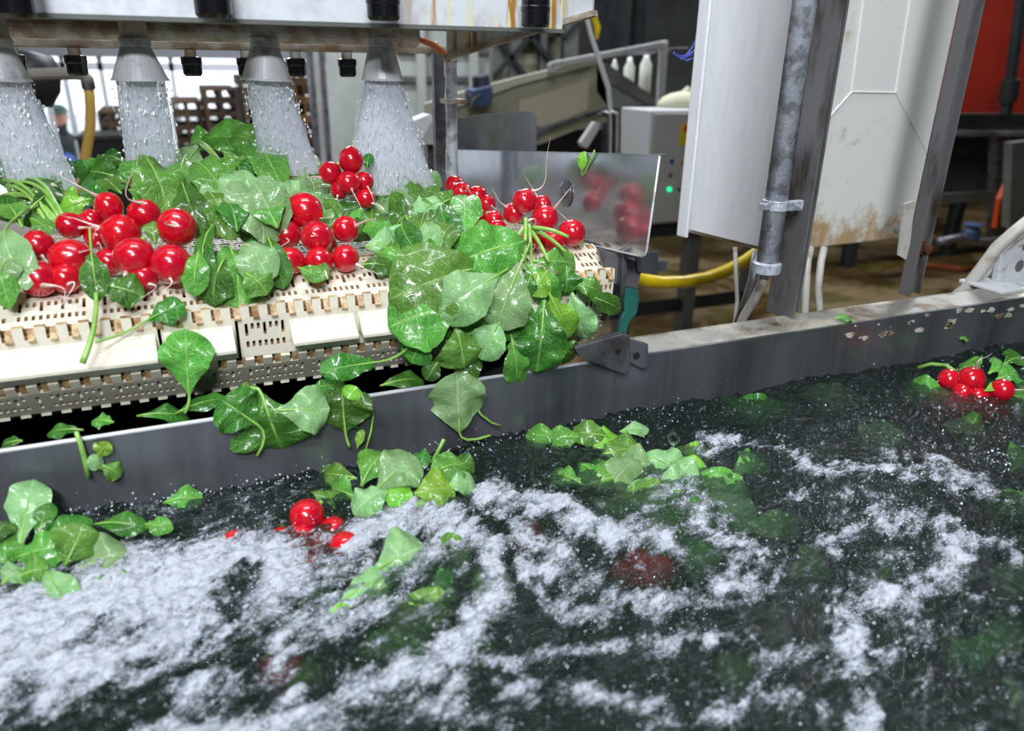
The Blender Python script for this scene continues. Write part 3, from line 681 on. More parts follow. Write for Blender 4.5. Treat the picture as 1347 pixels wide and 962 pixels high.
# cables under the cabinet
def cable(name, pts, r, mat, lab, cat='cable', group=None, yy=None):
    P = [W(p[0], p[1], y=p[2]) for p in pts]
    return tag(ob(name, M().tube(P, r, 8), mat, smooth=True), lab, cat, group)
G = 'pale cables hanging below the cabinet'
cable('cable', ((1007, 352, .018), (1003, 372, .03), (992, 395, .05), (980, 414, .07), (968, 440, .09), (962, 480, .1)), .0062, white_pl, 'thick grey cable coming out of the galvanised pipe', 'cable', G)
cable('cable', ((996, 330, .12), (990, 370, .11), (982, 395, .11), (972, 425, .11), (968, 470, .11)), .0068, post_m, 'brownish flat cable left of the thick grey cable', 'cable', G)
cable('cable', ((967, 325, .16), (968, 360, .15), (970, 395, .14), (966, 430, .13), (964, 470, .13)), .003, white_pl, 'thinnest pale cable, leftmost under the cabinet', 'cable', G)
cable('cable', ((1032, 395, .09), (1040, 405, .09), (1044, 425, .09), (1046, 460, .09)), .005, white_pl, 'pale cable close behind the foot of the channel post', 'cable', G)
cable('cable', ((1066, 326, .14), (1062, 345, .13), (1060, 380, .12), (1058, 425, .12), (1058, 460, .12)), .0058, white_pl, 'grey cable just right of the channel post', 'cable', G)
cable('cable', ((1084, 326, .14), (1080, 345, .13), (1076, 380, .12), (1080, 425, .12), (1082, 460, .12)), .0055, white_pl, 'grey cable furthest right under the cabinet', 'cable', G)
for k in range(5):
    d = k*5
    cable('cable', ((1360, 285+d*2.2, .0+k*.008), (1335, 305+d*1.6, .01+k*.008), (1312, 325+d*1.7, .02+k*.008), (1292, 352+d*1.0, .03+k*.006), (1270+d, 380+d*.4, .04+k*.005), (1245+d*1.6, 400, .06), (1225+d*2, 430, .07)), (.009, .007, .0075, .006, .0055)[k], white_pl, ['thickest pale cable, uppermost in the bundle at the right edge', 'second pale cable down in the bundle at the right edge', 'middle pale cable of the bundle at the right edge', 'fourth pale cable down in the bundle at the right edge', 'lowest pale cable in the bundle at the right edge'][k], 'cable', 'cable bundle at the right edge')
t = thing('mounting_foot', tuple(W(1325, 388, y=.02)), 'spotted white mounting foot bolted on the rim at the right edge', 'mounting foot')
ob('foot_plate', slab([(1318, 330), (1360, 300), (1360, 384), (1310, 384)], .02, .01), alu, t, bevel=.001)
ob('foot_base', M().box((W(1300, 388, y=.0).x, -.02, ZT), (W(1390, 380, y=.0).x, .05, ZT+.005)), alu, t, bevel=.001)
m = M()
for px, py, r in ((1341, 350, .009), (1322, 375, .0045), (1348, 325, .005)): m.lathe(W(px, py, y=.0195), [(r, 0), (r, .0006)], (0,-1,0), 14)
ob('rust_spot', m, olive_dark, t)

# ------------------------------------------------------------------ background machinery
y = 2.6
t = thing('yellow_hose', tuple(W(900, 375, y=.55)), 'thick bright yellow hose sagging behind the right end of the belt', 'hose')
ob('hose_run', M().tube([W(px, py, y=yy) for px, py, yy in ((700, 640, .62), (722, 520, .58), (750, 420, .54), (775, 362, .51), (800, 352, .5), (822, 362, .52), (845, 369, .55), (870, 372, .56), (900, 371, .57), (930, 366, .58), (955, 357, .59), (978, 345, .6), (1010, 322, .62), (1040, 300, .66))], .0135, 14), yellow_m, t, smooth=True)
ob('hose_coupling', M().tube([W(812, 357, y=.51), W(802, 353, y=.5)], .016, 14), darker_m, t)
y = 2.0
t = thing('control_box', tuple(W(860, 290, y=y)), 'white control box with red emergency stop and small coloured buttons', 'control box')
m = M(); A_ = W(858, 146, y=y); B_ = W(858, 296, y=y); Cx = W(960, 143, y=y).x
m.box((A_.x, y, B_.z), (Cx, y+.24, A_.z)); ob('box_body', m, white_box, t, bevel=.004)
ob('box_door', M().box((W(861, 150, y=y-.01).x, y-.012, B_.z+.01), (Cx-.01, y, A_.z-.01)), simple('control_door_grey', srgb(176,178,174), .45), t, bevel=.003)
def but(px, py, r, col, nm, em=0): 
    mm = simple(nm+'_colour', col, .4)
    if em:
        q = N(nm+'_lit'); q.m.name = nm+'_lit'; mm = q.done(q.bsdf(col, .3, 0, None, Emission_Color=rgba(col), Emission_Strength=em))
    ob(nm, M().lathe(W(px, py, y=y-.012), [(r, 0), (r, .008), (0, .012)], (0,-1,0), 14), mm, t)
ob('stop_plate', M().box((W(896, 165, y=y-.012).x, y-.016, W(896, 191, y=y).z), (W(908, 165, y=y).x, y-.012, W(896, 162, y=y).z)), yellow_m, t)
but(902, 169, .014, srgb(190,60,20), 'stop_button')
but(883, 212, .008, srgb(40,60,140), 'blue_button'); but(881, 230, .008, srgb(130,70,60), 'red_button'); but(880, 249, .008, (.0,.6,.2), 'green_light', 3.0); but(893, 249, .006, srgb(40,40,40), 'black_button'); but(897, 213, .008, srgb(190,150,40), 'amber_button')
t = thing('box_stand', tuple(W(930, 362, y=2.1)), 'dark steel stand with legs beneath the white control box', 'stand')
m = M(); za = B_.z-.01; 
m.box((A_.x-.1, y+.02, za-.05), (Cx+.3, y+.3, za-.002)); ob('stand_top', m, dark_m, t)
for px in (820, 905, 985):
    x = W(px, 330, y=y+.1).x; ob('leg', M().box((x-.03, y+.05, FZ), (x+.03, y+.11, za-.05)), olive_dark, t)
ob('lower_rail', M().box((A_.x-.1, y+.06, -.85), (Cx+.3, y+.1, -.80)), dark_m, t)
# long sorting conveyor
y = 3.0
t = thing('sorting_conveyor', tuple(W(740, 200, y=y)), 'long pale sloping conveyor machine in the background right of the spray', 'conveyor')
ob('side_panel', slab([(560, 152), (620, 128), (680, 106), (785, 80), (800, 86), (800, 160), (760, 170), (710, 190), (560, 200)], y, .04), olive_m, t)
ob('upper_chute', slab([(560, 136), (625, 116), (680, 102), (785, 77), (785, 84), (680, 112), (620, 134), (560, 158)], y-.03, .03), simple('chute_edge', srgb(176,176,160), .5), t)
ob('inset_panel', slab([(682, 132), (775, 105), (773, 145), (708, 172), (682, 168)], y-.012, .012), simple('inset_panel_paint', srgb(166,162,140), .5), t)
ob('down_chute', slab([(800, 84), (872, 136), (852, 138), (800, 108)], y-.02, .3), olive_dark, t)
ob('chute_body', slab([(785, 84), (800, 90), (850, 136), (830, 142), (800, 142), (785, 120)], y, .3), simple('chute_body_paint', srgb(128,134,132), .5), t)
m = M(); m.bar(W(560, 210, y=y-.05), W(708, 170, y=y-.05), .05, .035); m.bar(W(708, 172, y=y-.05), W(800, 142, y=y-.05), .03, .02); ob('lower_rail', m, steel_dark, t)
for px in (700, 815): 
    x = W(px, 180, y=y).x; ob('leg', M().box((x-.04, y+.05, FZ), (x+.04, y+.12, W(px, 165, y=y).z)), dark_m, t)
t = thing('guard_rail', tuple(W(870, 140, y=2.9)), 'white bent rail frame above the sloping conveyor', 'rail')
m = M(); m.bar(W(724, 86, y=2.9), W(877, 57, y=2.9), .03, .03); m.bar(W(873, 56, y=2.9), W(868, 140, y=2.9), .035, .035, (0,1,0)); m.bar(W(724, 84, y=2.9), W(725, 96, y=2.9), .03, .03, (0,1,0)); ob('rail_tube', m, lightgrey_m, t, bevel=.004)
for px, top_, lab in ((809, 78, 'smallest white hanging bottle, half hidden behind the chute'), (829, 75, 'white bottle hanging below the rail, middle one'), (851, 70, 'largest white bottle hanging below the rail near its corner')):
    c = W(px, top_, y=3.3); s = (.55 if px == 809 else (.9 if px == 829 else 1.0))
    b_ = thing('white_bottle', tuple(c), lab, 'bottle', 'white bottles under the rail')
    ob('bottle_body', M().lathe(c, [(0, 0), (.014*s, 0), (.018*s, -.03*s), (.034*s, -.06*s), (.034*s, -.20), (.03*s, -.22), (0, -.222)], (0,0,1), 18), simple('bottle_white', srgb(198,200,190), .4), b_, smooth=True)
    ob('bottle_cap', M().lathe(c, [(.012*s, 0), (.014*s, .002), (.014*s, .02), (0, .02)], (0,0,1), 12), darker_m, b_)
    ob('bottle_hook', M().tube([c+Vector((0,0,.02)), Vector((c.x, 2.95, W(px, 86-(px-724)*.19, y=2.9).z)), Vector((c.x, 2.9, W(px, 86-(px-724)*.19, y=2.9).z))], .004, 6), steel_dark, b_)
t = thing('drive_motor', tuple(W(634, 140, y=2.8)), 'small blue electric motor mounted on the sloping conveyor', 'motor')
ob('motor_body', slab([(622, 118), (648, 112), (650, 128), (640, 142), (624, 140)], 2.8, .12), motor_blue, t, bevel=.01)
ob('motor_cap', M().lathe(W(634, 118, y=2.86), [(.04, 0), (.045, .01), (.04, .06), (.035, .065)], (-.15,0,1), 16), simple('dark_motor_blue', srgb(34,40,60), .5), t)
ob('motor_cable', M().tube([W(px, py, y=2.79) for px, py in ((632, 124), (622, 132), (618, 142), (622, 150))], .006, 6), steel_dark, t)
t = thing('cable_conduit', tuple(W(800, 150, y=2.0)), 'pale conduit dropping to the control box, yellow hose piece beside its top', 'conduit')
ob('conduit_run', M().tube([W(px, py, y=2.0) for px, py in ((764, -60), (770, 15), (777, 45), (790, 85), (800, 115), (803, 145), (801, 200))], [.008,.008,.009,.010,.010,.009,.008], 12), white_box, t, smooth=True)
ob('yellow_hose_piece', M().tube([W(px, py, y=1.98) for px, py in ((776, 12), (781, 22), (786, 36), (785, 52))], [.006, .011, .012, .007], 10), yellow_m, t, smooth=True)
t = thing('wire_bundle', tuple(W(795, 195, y=1.9)), 'grey and black wires drooping beside the white control box', 'wires')
for k in range(6):
    ob('wire', M().tube([W(px+k*3, py, y=1.9+.02*k) for px, py in ((786, 152), (793, 147), (800, 150), (800, 160), (800, 178), (799, 215))], .0055, 6), (steel_dark, white_pl, darker_m)[k % 3], t)
tag(ob('grey_lever', slab([(764, 188), (783, 160), (790, 164), (788, 172), (773, 196), (766, 194)], 1.8, .03), lightgrey_m, bevel=.005), 'pale grey lever arm hanging left of the drooping wires', 'lever')
y = 1.7
tag(ob('dark_machine', M().box((W(560, 200, y=3.4).x, 3.4, FZ), (W(822, 250, y=3.4).x, 3.9, W(700, 172, y=3.4).z)), darker_m), 'dark machine frame beneath the sloping conveyor', 'machine')  # near-black box under the sloping conveyor
# roof truss and dark columns
y = 6.0
t = thing('steel_rack', tuple(W(700, 120, y=y)), 'dark steel rack with diagonal braces behind the sloping conveyor', 'rack')
m = M()
for px, w in ((655, .05), (680, .05), (752, .07), (716, .03)): 
    x = W(px, 50, y=y).x; m.box((x-w, y, FZ), (x+w, y+.08, 3.0))
ob('rack_upright', m, olive_dark, t)
m = M()
for s in (((650, 100), (712, 32)), ((690, 40), (742, 100)), ((650, 44), (690, 100)), ((742, 50), (770, 20))): m.bar(W(*s[0], y=y-.03), W(*s[1], y=y-.03), .04, .04)
ob('brace', m, dark_m, t)
ob('rack_sheet', slab([(655, 52), (742, 40), (742, 100), (655, 104)], y+.3, .02), olive_m, t)
ob('rack_shelf', slab([(650, 40), (745, 34), (745, 48), (650, 52)], y+.1, .2), darker_m, t)
t = thing('dark_column', tuple(W(790, 120, y=7)), 'green grey steel columns in front of the dark back wall', 'columns')
for px, w in ((800, .12), (843, .05)): x = W(px, 50, y=7).x; ob('column', M().box((x-w, 7, FZ), (x+w, 7.15, 3.6)), dark_m, t)
t = thing('blue_twine', tuple(W(905, 75, y=Ac.y+.02)), 'tangle of blue twine hanging off the cabinet edge', 'twine')
ob('twine_strand', M().tube([W(px, py, y=Ac.y+.02) for px, py in ((930, 40), (918, 46), (911, 62), (902, 74), (896, 78), (890, 70), (897, 74), (908, 72), (912, 76), (903, 80), (898, 78), (915, 66), (924, 55))], .0015, 6), simple('blue_twine_fibre', srgb(70,80,170), .6), t)
ob('twine_end', M().tube([W(px, py, y=Ac.y+.02) for px, py in ((896, 76), (889, 73), (886, 69))], .0014, 6), bpy.data.materials['blue_twine_fibre'], t)
t = thing('pale_sack', tuple(W(895, 140, y=2.3)), 'pale cream sack lying on top of the white control box', 'sack')
m = M(); c = W(900, 140, y=2.2); 
m.lathe_sq(c, .1, 16, 10, (1.3, .8, .62)); m.v = [(x, y_, max(z, A_.z)) for x, y_, z in m.v]; ob('sack_body', m, simple('sack_cream', srgb(196,196,170), .7), t, smooth=True)
ob('sack_neck', M().tube([c+Vector((0,0,.04)), c+Vector((.02,0,.075))], [.03,.015], 10), bpy.data.materials['sack_cream'], t)
# left: column, yellow hose, pallets, person
y = 4.5
t = thing('wall_column', tuple(W(420, 200, y=y)), 'grey steel column between the bright windows and the white wall', 'column')
x0 = W(409, 120, y=y).x; x1 = W(430, 120, y=y).x
ob('column_web', M().box((x0+.02, y, FZ), (x1-.02, y+.1, 3.6)), lightgrey_m, t); ob('column_flange', M().box((x0, y-.01, FZ), (x0+.03, y+.11, 3.6)).box((x1-.03, y-.01, FZ), (x1, y+.11, 3.6)), steel_dark, t)
ob('column_foot', M().box((x0-.05, y-.05, FZ), (x1+.05, y+.15, FZ+.02)), steel_dark, t)
t = thing('filling_hose', tuple(W(113, 215, y=1.6)), 'faded yellow hose hanging from a grey pipe elbow at the left', 'hose')
ob('hose_run', M().tube([W(px, py, y=1.6) for px, py in ((115, 108), (118, 125), (119, 145), (119, 165), (116, 185), (111, 215), (106, 250), (100, 300))], .0125, 12), simple('faded_yellow_rubber', srgb(206,170,84), .45), t, smooth=True)
ob('pipe_elbow', M().tube([W(px, py, y=1.6) for px, py in ((20, 100), (50, 98), (75, 97), (100, 97), (110, 99), (115, 104), (116, 112))], .015, 12), simple('elbow_grey', srgb(120,116,110), .5), t)
ob('hose_clamp', M().lathe(W(116, 112, y=1.6), [(.0165, -.01), (.0165, .01)], (0,0,1), 14), steel_dark, t)
t = thing('dark_machine_head', tuple(W(35, 100, y=1.9)), 'dark blurred pump head behind the leftmost water spray', 'pump')
ob('pump_body', M().lathe(W(42, 100, y=1.9), [(0, -.08), (.05, -.075), (.07, -.03), (.07, .03), (.05, .06), (0, .065)], (.2,0,1), 18), dark_m, t, smooth=True)
ob('pump_stand', M().hexa([W(20, 115, y=1.95), W(48, 115, y=1.95), W(48, 115, y=2.0), W(20, 115, y=2.0)]+[W(50, 260, y=1.95), W(95, 260, y=1.95), W(95, 260, y=2.0), W(50, 260, y=2.0)]), darker_m, t)
y = 6.5
bn = thing('dark_bin', tuple(W(135, 215, y=y)), 'low dark container in front of the left windows', 'container')
a = W(100, 179, y=y); b = W(165, 179, y=y)
ob('bin_body', M().box((a.x, y, FZ+.03), (b.x, y+.5, a.z)), darker_m, bn, bevel=.01); ob('bin_rim', M().box((a.x-.02, y-.02, a.z-.03), (b.x+.02, y, a.z)), dark_m, bn); ob('bin_skid', M().box((a.x, y, FZ), (b.x, y+.5, FZ+.03)), darker_m, bn)
def pallet_stack(px0, px1, ptop, y, n, mat, labs, group):
    a = W(px0, ptop, y=y); b = W(px1, ptop, y=y); w = b.x-a.x; hz = (a.z-FZ)/n
    for k in range(n):
        z = FZ+k*hz
        t = thing('wooden_pallet', (a.x+w/2, y+.4, z), labs if n > 12 else labs, 'pallet', group)
        m = M()
        for q in range(5): m.box((a.x, y+q*.19, z+hz*.78), (b.x, y+q*.19+.12, z+hz*.98))
        ob('deck_board', m, mat, t)
        m = M()
        for q in (0, .44, .88): m.box((a.x+q*w, y, z+hz*.16), (a.x+q*w+w*.12, y+.88, z+hz*.78))
        ob('block', m, mat, t)
        ob('bottom_board', M().box((a.x, y, z), (b.x, y+.1, z+hz*.16)), mat, t)
pallet_stack(224, 264, 133, 7.0, 9, pallet_dark, 'weathered wooden pallet in the stack left of the tallest one, daylight showing through', 'pallets stacked by the left windows')
pallet_stack(266, 312, 116, 6.6, 11, pallet_dark, 'brown wooden pallet in the dark stack between the second and third sprays', 'pallets stacked beside the third spray')
pallet_stack(127, 158, 146, 7.3, 8, pallet_dark, 'wooden pallet in the low stack between the yellow hose and the second spray', 'pallets stacked beside the yellow hose')
pallet_stack(384, 410, 80, 5.6, 10, pallet_wood, 'orange brown wooden crate in the stack against the grey column', 'crates stacked against the grey column')
pallet_stack(316, 346, 100, 6.9, 11, pallet_dark, 'brown wooden pallet in the stack behind the third spray', 'pallets stacked behind the third spray')
# person in the yard, seen between the sprays
PY = 10.5
def person():
    hd = W(78, 157, y=PY); s = 1.0
    t = thing('person', (hd.x, PY, FZ-1.2), 'person in a dark jacket and green cap standing outside behind the leftmost sprays', 'person')
    base = FZ-1.2; tot = hd.z+.13-base; k = tot/1.75
    def P(x, y, z): return Vector((hd.x+x*k, PY+y*k, base+z*k))
    V = [P(0,0,.95), P(0,0,1.15), P(0,0,1.38), P(0,0,1.48), P(0,0,1.56), P(0,-.01,1.66)]
    E = [(0,1),(1,2),(2,3),(3,4),(4,5)]; Rr = [.15,.13,.15,.06,.065,.10]
    for sd in (-1, 1):
        b = len(V); V += [P(.17*sd,0,1.40), P(.24*sd,-.06,1.14), P(.14*sd,-.27,1.05), P(.09*sd,-.34,1.06)]; E += [(2,b),(b,b+1),(b+1,b+2),(b+2,b+3)]; Rr += [.07,.052,.042,.035]
        h = len(V)
        for f in range(4): V.append(P(.09*sd+(f-1.5)*.02, -.42+abs(f-1.5)*.008, 1.05-f*.004)); E.append((b+3, h+f)); Rr.append(.010)
        V.append(P(.05*sd, -.37, 1.08)); E.append((b+3, h+4)); Rr.append(.011)
        c = len(V); V += [P(.09*sd,0,.86), P(.10*sd,-.02,.48), P(.10*sd,0,.09), P(.10*sd,-.14,.04)]; E += [(0,c),(c,c+1),(c+1,c+2),(c+2,c+3)]; Rr += [.09,.062,.042,.036]
    org = Vector((hd.x, PY, base)); me = bpy.data.meshes.new('body'); me.from_pydata([tuple(v-org) for v in V], E, [])
    o = bpy.data.objects.new('body', me); C.objects.link(o); o.parent = t; me.materials.append(simple('dark_work_clothes', srgb(52,52,60), .8)); ORG['body'] = np.array(org)
    md = o.modifiers.new('skin', 'SKIN')
    for i, r in enumerate(Rr): me.skin_vertices[0].data[i].radius = (r*k, r*k)
    me.skin_vertices[0].data[0].use_root = True
    o.modifiers.new('s', 'SUBSURF').render_levels = 2
    skin_m = simple('skin_tone', srgb(196,140,118), .5)
    hc = P(0, -.01, 1.665)
    m = M(); m.lathe_sq(hc, .105*k, 18, 12, (.8, .95, 1.12)); m.ball(hc+Vector((0,-.105*k,-.01*k)), .018*k, 8, 6, (.8, 1, 1.3)); m.ball(hc+Vector((-.085*k,0,0)), .022*k, 8, 6, (.4,.8,1.2)); m.ball(hc+Vector((.085*k,0,0)), .022*k, 8, 6, (.4,.8,1.2)); m.ball(hc+Vector((0,-.096*k,-.055*k)), .02*k, 8, 6, (1.3,.4,.35))
    ob('face', m, skin_m, o, smooth=True)
    m = M(); m.lathe(hc, [(.1*k, .03*k), (.1*k, .06*k), (.085*k, .10*k), (.05*k, .125*k), (0, .13*k)], (0,0,1), 18); m.box(tuple(hc+Vector((-.07*k,-.17*k,.035*k))), tuple(hc+Vector((.07*k,-.05*k,.05*k)))); ob('cap', m, simple('cap_green', srgb(84,112,100), .7), t, smooth=False)
    m = M(); m.lathe(P(0,0,.98), [(.17*k,-.05*k), (.18*k,.1*k), (.17*k,.3*k), (.19*k,.4*k), (.1*k,.49*k)], (0,0,1), 18); ob('jacket', m, simple('jacket_dark_green', srgb(48,58,54), .8), t, smooth=True)
    m = M(); m.ball(P(.02,-.2,1.2), .09*k, 10, 8, (1,.5,1.1)); ob('blue_cloth', m, simple('cloth_blue', srgb(86,110,190), .7), t, smooth=True)
person()
# right edge: red wall, dark frame, pipes
y = 3.2
t = tag(ob('red_panel', slab([(1230, -60), (1400, -60), (1400, 152), (1230, 152)], y, .04), red_wall), 'dark red panel at the upper right beyond the posts', 'panel')
t = thing('machine_rack', tuple(W(1310, 240, y=2.9)), 'black steel frame below the red panel at the right edge', 'frame')
ob('frame_beam', slab([(1235, 150), (1400, 150), (1400, 167), (1235, 167)], 2.9, .12), darker_m, t)
ob('frame_rail', slab([(1235, 172), (1400, 174), (1400, 180), (1235, 178)], 2.85, .05), olive_dark, t)
ob('frame_sheet', slab([(1235, 180), (1400, 180), (1400, 262), (1235, 262)], 3.3, .03), dark_m, t)
ob('frame_post', slab([(1312, 180), (1330, 180), (1322, 330), (1306, 330)], 2.95, .06), steel_dark, t)
ob('low_rail', slab([(1235, 256), (1318, 252), (1318, 264), (1235, 268)], 2.9, .05), olive_dark, t)
t = thing('drain_pipe', tuple(W(1325, 150, y=2.8)), 'dark pipe with a coupling standing against the red panel', 'pipe')
m = M().tube([W(1349, -40, y=2.8), W(1323, 150, y=2.8)], .035, 12); ob('pipe_run', m, dark_m, t)
ob('pipe_coupling', M().tube([W(1330, 105, y=2.8), W(1325, 134, y=2.8)], .055, 14), darker_m, t)
tag(ob('orange_bar', slab([(1316, 262), (1326, 240), (1320, 292), (1310, 300)], 2.4, .03), simple('orange_paint', srgb(180,62,24), .5)), 'short orange bar standing under the dark frame at the right', 'bar')
tag(ob('pale_upright', slab([(1332, 188), (1400, 180), (1400, 300), (1328, 300)], 2.2, .05), olive_dark), 'dull grey upright sheet at the right picture edge below the red panel', 'sheet')
t = thing('floor_valve', tuple(W(1290, 330, y=2.6)), 'blue grey valve and pipe lying low under the dark frame', 'valve')
ob('valve_pipe', M().tube([W(px, py, y=2.6) for px, py in ((1235, 318), (1265, 312), (1290, 318), (1320, 316))], .025, 10), steel_dark, t, smooth=True)
ob('valve_body', M().lathe(W(1278, 308, y=2.6), [(.02,-.04), (.05,-.03), (.055,.02), (.03,.05), (.06,.055), (.06,.065), (0,.07)], (0,0,1), 14), motor_blue, t)
t = thing('floor_stand', tuple(W(1120, 362, y=3.2)), 'dark steel machine stand on the wet floor behind the cabinet cables', 'stand')
for px in (1040, 1122, 1250): x = W(px, 340, y=3.4).x; ob('leg', M().box((x-.04, 3.4, FZ), (x+.04, 3.48, -.25)), dark_m, t)
ob('stand_rail', M().box((W(1000, 340, y=3.4).x, 3.4, -.42), (W(1260, 340, y=3.4).x, 3.5, -.30)), dark_m, t)
ob('stand_skirt', M().box((W(930, 340, y=3.9).x, 3.9, -.75), (W(1260, 340, y=3.9).x, 4.0, .2)), darker_m, t)
tag(ob('orange_cable', M().tube([W(px, py, z=FZ+.02) for px, py in ((1190, 352), (1225, 350), (1260, 354), (1290, 352))], .025, 8), simple('dull_orange_rubber', srgb(140,74,40), .5), smooth=True), 'dull orange cable lying on the wet floor', 'cable')
# ------------------------------------------------------------------ produce
def zs(y): return max(-.06, .0205*y/.049 if y < .049 else .0205+SL*(y-.049))
def pt(px, py, y, lift=.004):
    w = W(px, py, y=y)
    if y > .0:
        while w.z < zs(w.y)+lift and w.y > .002: y -= .004; w = W(px, py, y=y)
    return w
def dep(p): return (Vector(p)-CAMV).dot(fwd)
def scr(dx, dy, tow=0.0): return (right*dx+down*dy-fwd*tow)
def put_radish(par, px, py, r, y, td=(0, .5, .5), tl=.04, seed=0, elong=1.0):
    w = W(px, py, y=y)
    for _ in range(60):
        R_ = r/1000*dep(w)
        if w.z-R_ < zs(w.y)+.001 and w.y > -.0: y -= .004; w = W(px, py, y=y)
        else: break
    return radish(par, w, r/1000*dep(w), tuple(scr(*td)), tl, seed, elong)
def LP(par, bx, by, byy, tx, ty, tyy, wpx, tone=1, seed=0, stem=None, **k):
    b = pt(bx, by, byy); t = pt(tx, ty, tyy); w = wpx/1000*dep(b.lerp(t, .5))*1.08
    st = pt(*stem) if stem else None
    return leaf(par, b, t, w, tone, seed=seed, stem=st, **k)
def fill(par, box, yr, n, tones, size, seed, stemto=None, **k):
    g = random.Random(seed); x0, y0, x1, y1 = box
    for i in range(n):
        cx_, cy_ = g.uniform(x0, x1), g.uniform(y0, y1); f = (cy_-y0)/max(1, y1-y0); yy = yr[0]*f+yr[1]*(1-f)+g.uniform(-.01, .01)
        L = g.uniform(*size); a = g.uniform(0, 2*PI); dx, dy = math.cos(a)*L/2, math.sin(a)*L/2*.75
        LP(par, cx_-dx, cy_-dy, yy+.01, cx_+dx, cy_+dy, yy-.01, L*g.uniform(.55, .8), g.choice(tones), seed=seed*100+i, lobes=g.choice((0, 0, 0, .4)), arch=g.uniform(.05, .25), curl=g.uniform(0, .3), stem=stemto if (stemto and g.random() < .5) else None, **k)
GB = 'radish bunches on the belt'
def bunch(px, py, y, lab, group=GB): return thing('radish_bunch', tuple(W(px, py, y=y)), lab, 'radish bunch', group)
def tie(par, px, py, y, r=.008):
    c = pt(px, py, y); m = M(); ax = scr(.6, .6, .3).normalized(); u = ax.orthogonal().normalized(); v_ = ax.cross(u)
    m.tube([c+(u*math.cos(2*PI*i/16)+v_*math.sin(2*PI*i/16))*r for i in range(17)], .0012, 6, cap=False); ob('rubber_band', m, tail_m, par, smooth=True)
# A: leftmost bunch
A = bunch(60, 380, .06, 'leftmost radish bunch, thin stalks fanning to the left edge')
for i, a in enumerate(((50, 322, 20, .09, (.4, .6, .5)), (50, 366, 24, .05, (.5, .5, .6)), (93, 297, 18, .12, (.8, .3, .5)), (91, 340, 25, .06, (.8, -.2, .6)), (86, 366, 19, .07, (.2, .7, .6)), (18, 345, 20, .10, (0, .7, .6)))):
    put_radish(A, *a, tl=.045, seed=i)
for i in range(9): 
    ax_, ay_ = (85-i*3, 285+i*2); bx_, by_ = (rnd.uniform(0, 55), rnd.uniform(232, 292)); ob('loose_stalk', M().tube(curve(pt(ax_, ay_, .12), pt(bx_, by_, .18), scr(0, -.012, 0), 8), [.0022-.0001*j for j in range(9)], 7), stalk_m, A, smooth=True)
LP(A, 68, 262, .17, 20, 230, .22, 36, 1, 401, lobes=.4); LP(A, 52, 255, .19, 95, 238, .22, 34, 1, 402)
LP(A, 8, 300, .08, 28, 372, .02, 52, 2, 403, stem=(35, 275, .12), arch=.15); LP(A, 20, 330, .05, -8, 368, .02, 42, 2, 404); LP(A, -10, 345, .05, 12, 398, .01, 34, 1, 405, arch=.2); LP(A, 30, 300, .1, 4, 262, .16, 44, 1, 406); LP(A, 40, 288, .11, 66, 303, .09, 24, 1, 407)
LP(A, 80, 240, .2, 30, 262, .16, 36, 0, 408); LP(A, 40, 275, .13, 84, 246, .18, 46, 0, 409); LP(A, 120, 262, .13, 76, 278, .13, 26, 3, 410); fill(A, (0, 235, 90, 300), (.12, .24), 9, (0, 1, 1), (28, 44), 41)
# B: biggest bunch
B = bunch(180, 375, .05, 'large radish bunch left of the leaf heap, its many red roots piled up')
for i, a in enumerate(((143, 273, 19, .12, (-.5, -.7, .4), .055), (189, 281, 20, .11, (.4, -.6, .5), .05), (160, 309, 25, .09, (-.7, -.2, .5), .035), (176, 337, 25, .045, (-.2, .9, .5), .05), (232, 299, 25, .07, (.55, .1, .6), .06), (226, 348, 26, .03, (0, .7, .7), .022), (190, 364, 18, .05, (.3, .5, .5), .03), (122, 291, 16, .13, (-.3, .5, .5), .03), (128, 312, 17, .12, (.3, .6, .5), .04), (259, 302, 13, .1, (.7, .3, .3), .03), (143, 345, 18, .08, (-.7, .1, .5), .05))):
    put_radish(B, *a, seed=20+i)
LP(B, 190, 205, .16, 222, 272, .10, 62, 1, 201, lobes=0, stem=(176, 290, .13), arch=.1); LP(B, 185, 240, .17, 180, 205, .19, 44, 1, 202); LP(B, 168, 240, .22, 102, 225, .26, 50, 0, 203, arch=.15); LP(B, 165, 215, .25, 125, 205, .28, 40, 0, 204)
LP(B, 150, 262, .15, 95, 255, .18, 40, 0, 205); LP(B, 160, 255, .16, 128, 232, .2, 34, 1, 206); LP(B, 120, 330, .035, 128, 392, .0, 34, 0, 207, lobes=.5, stem=(118, 300, .06)); LP(B, 105, 262, .15, 80, 252, .17, 22, 3, 208)
LP(B, 135, 375, .012, 190, 388, .005, 46, 0, 209, arch=.05, curl=.05); LP(B, 205, 322, .06, 200, 290, .07, 24, 1, 210); LP(B, 170, 250, .15, 215, 262, .14, 40, 1, 211); fill(B, (110, 215, 240, 262), (.16, .28), 10, (0, 1, 1), (30, 50), 42)
tie(B, 205, 318, .07)
# bunch further back whose roots only peep out
Bk = bunch(130, 245, .32, 'half hidden bunch far back, two small red root tips showing above the leaves')
put_radish(Bk, 117, 243, 9, .28, (-.9, 0, .4), .03, 61); put_radish(Bk, 142, 226, 9, .33, (.6, -.5, .4), .04, 62); fill(Bk, (60, 222, 200, 250), (.26, .36), 8, (0, 1), (30, 46), 43)
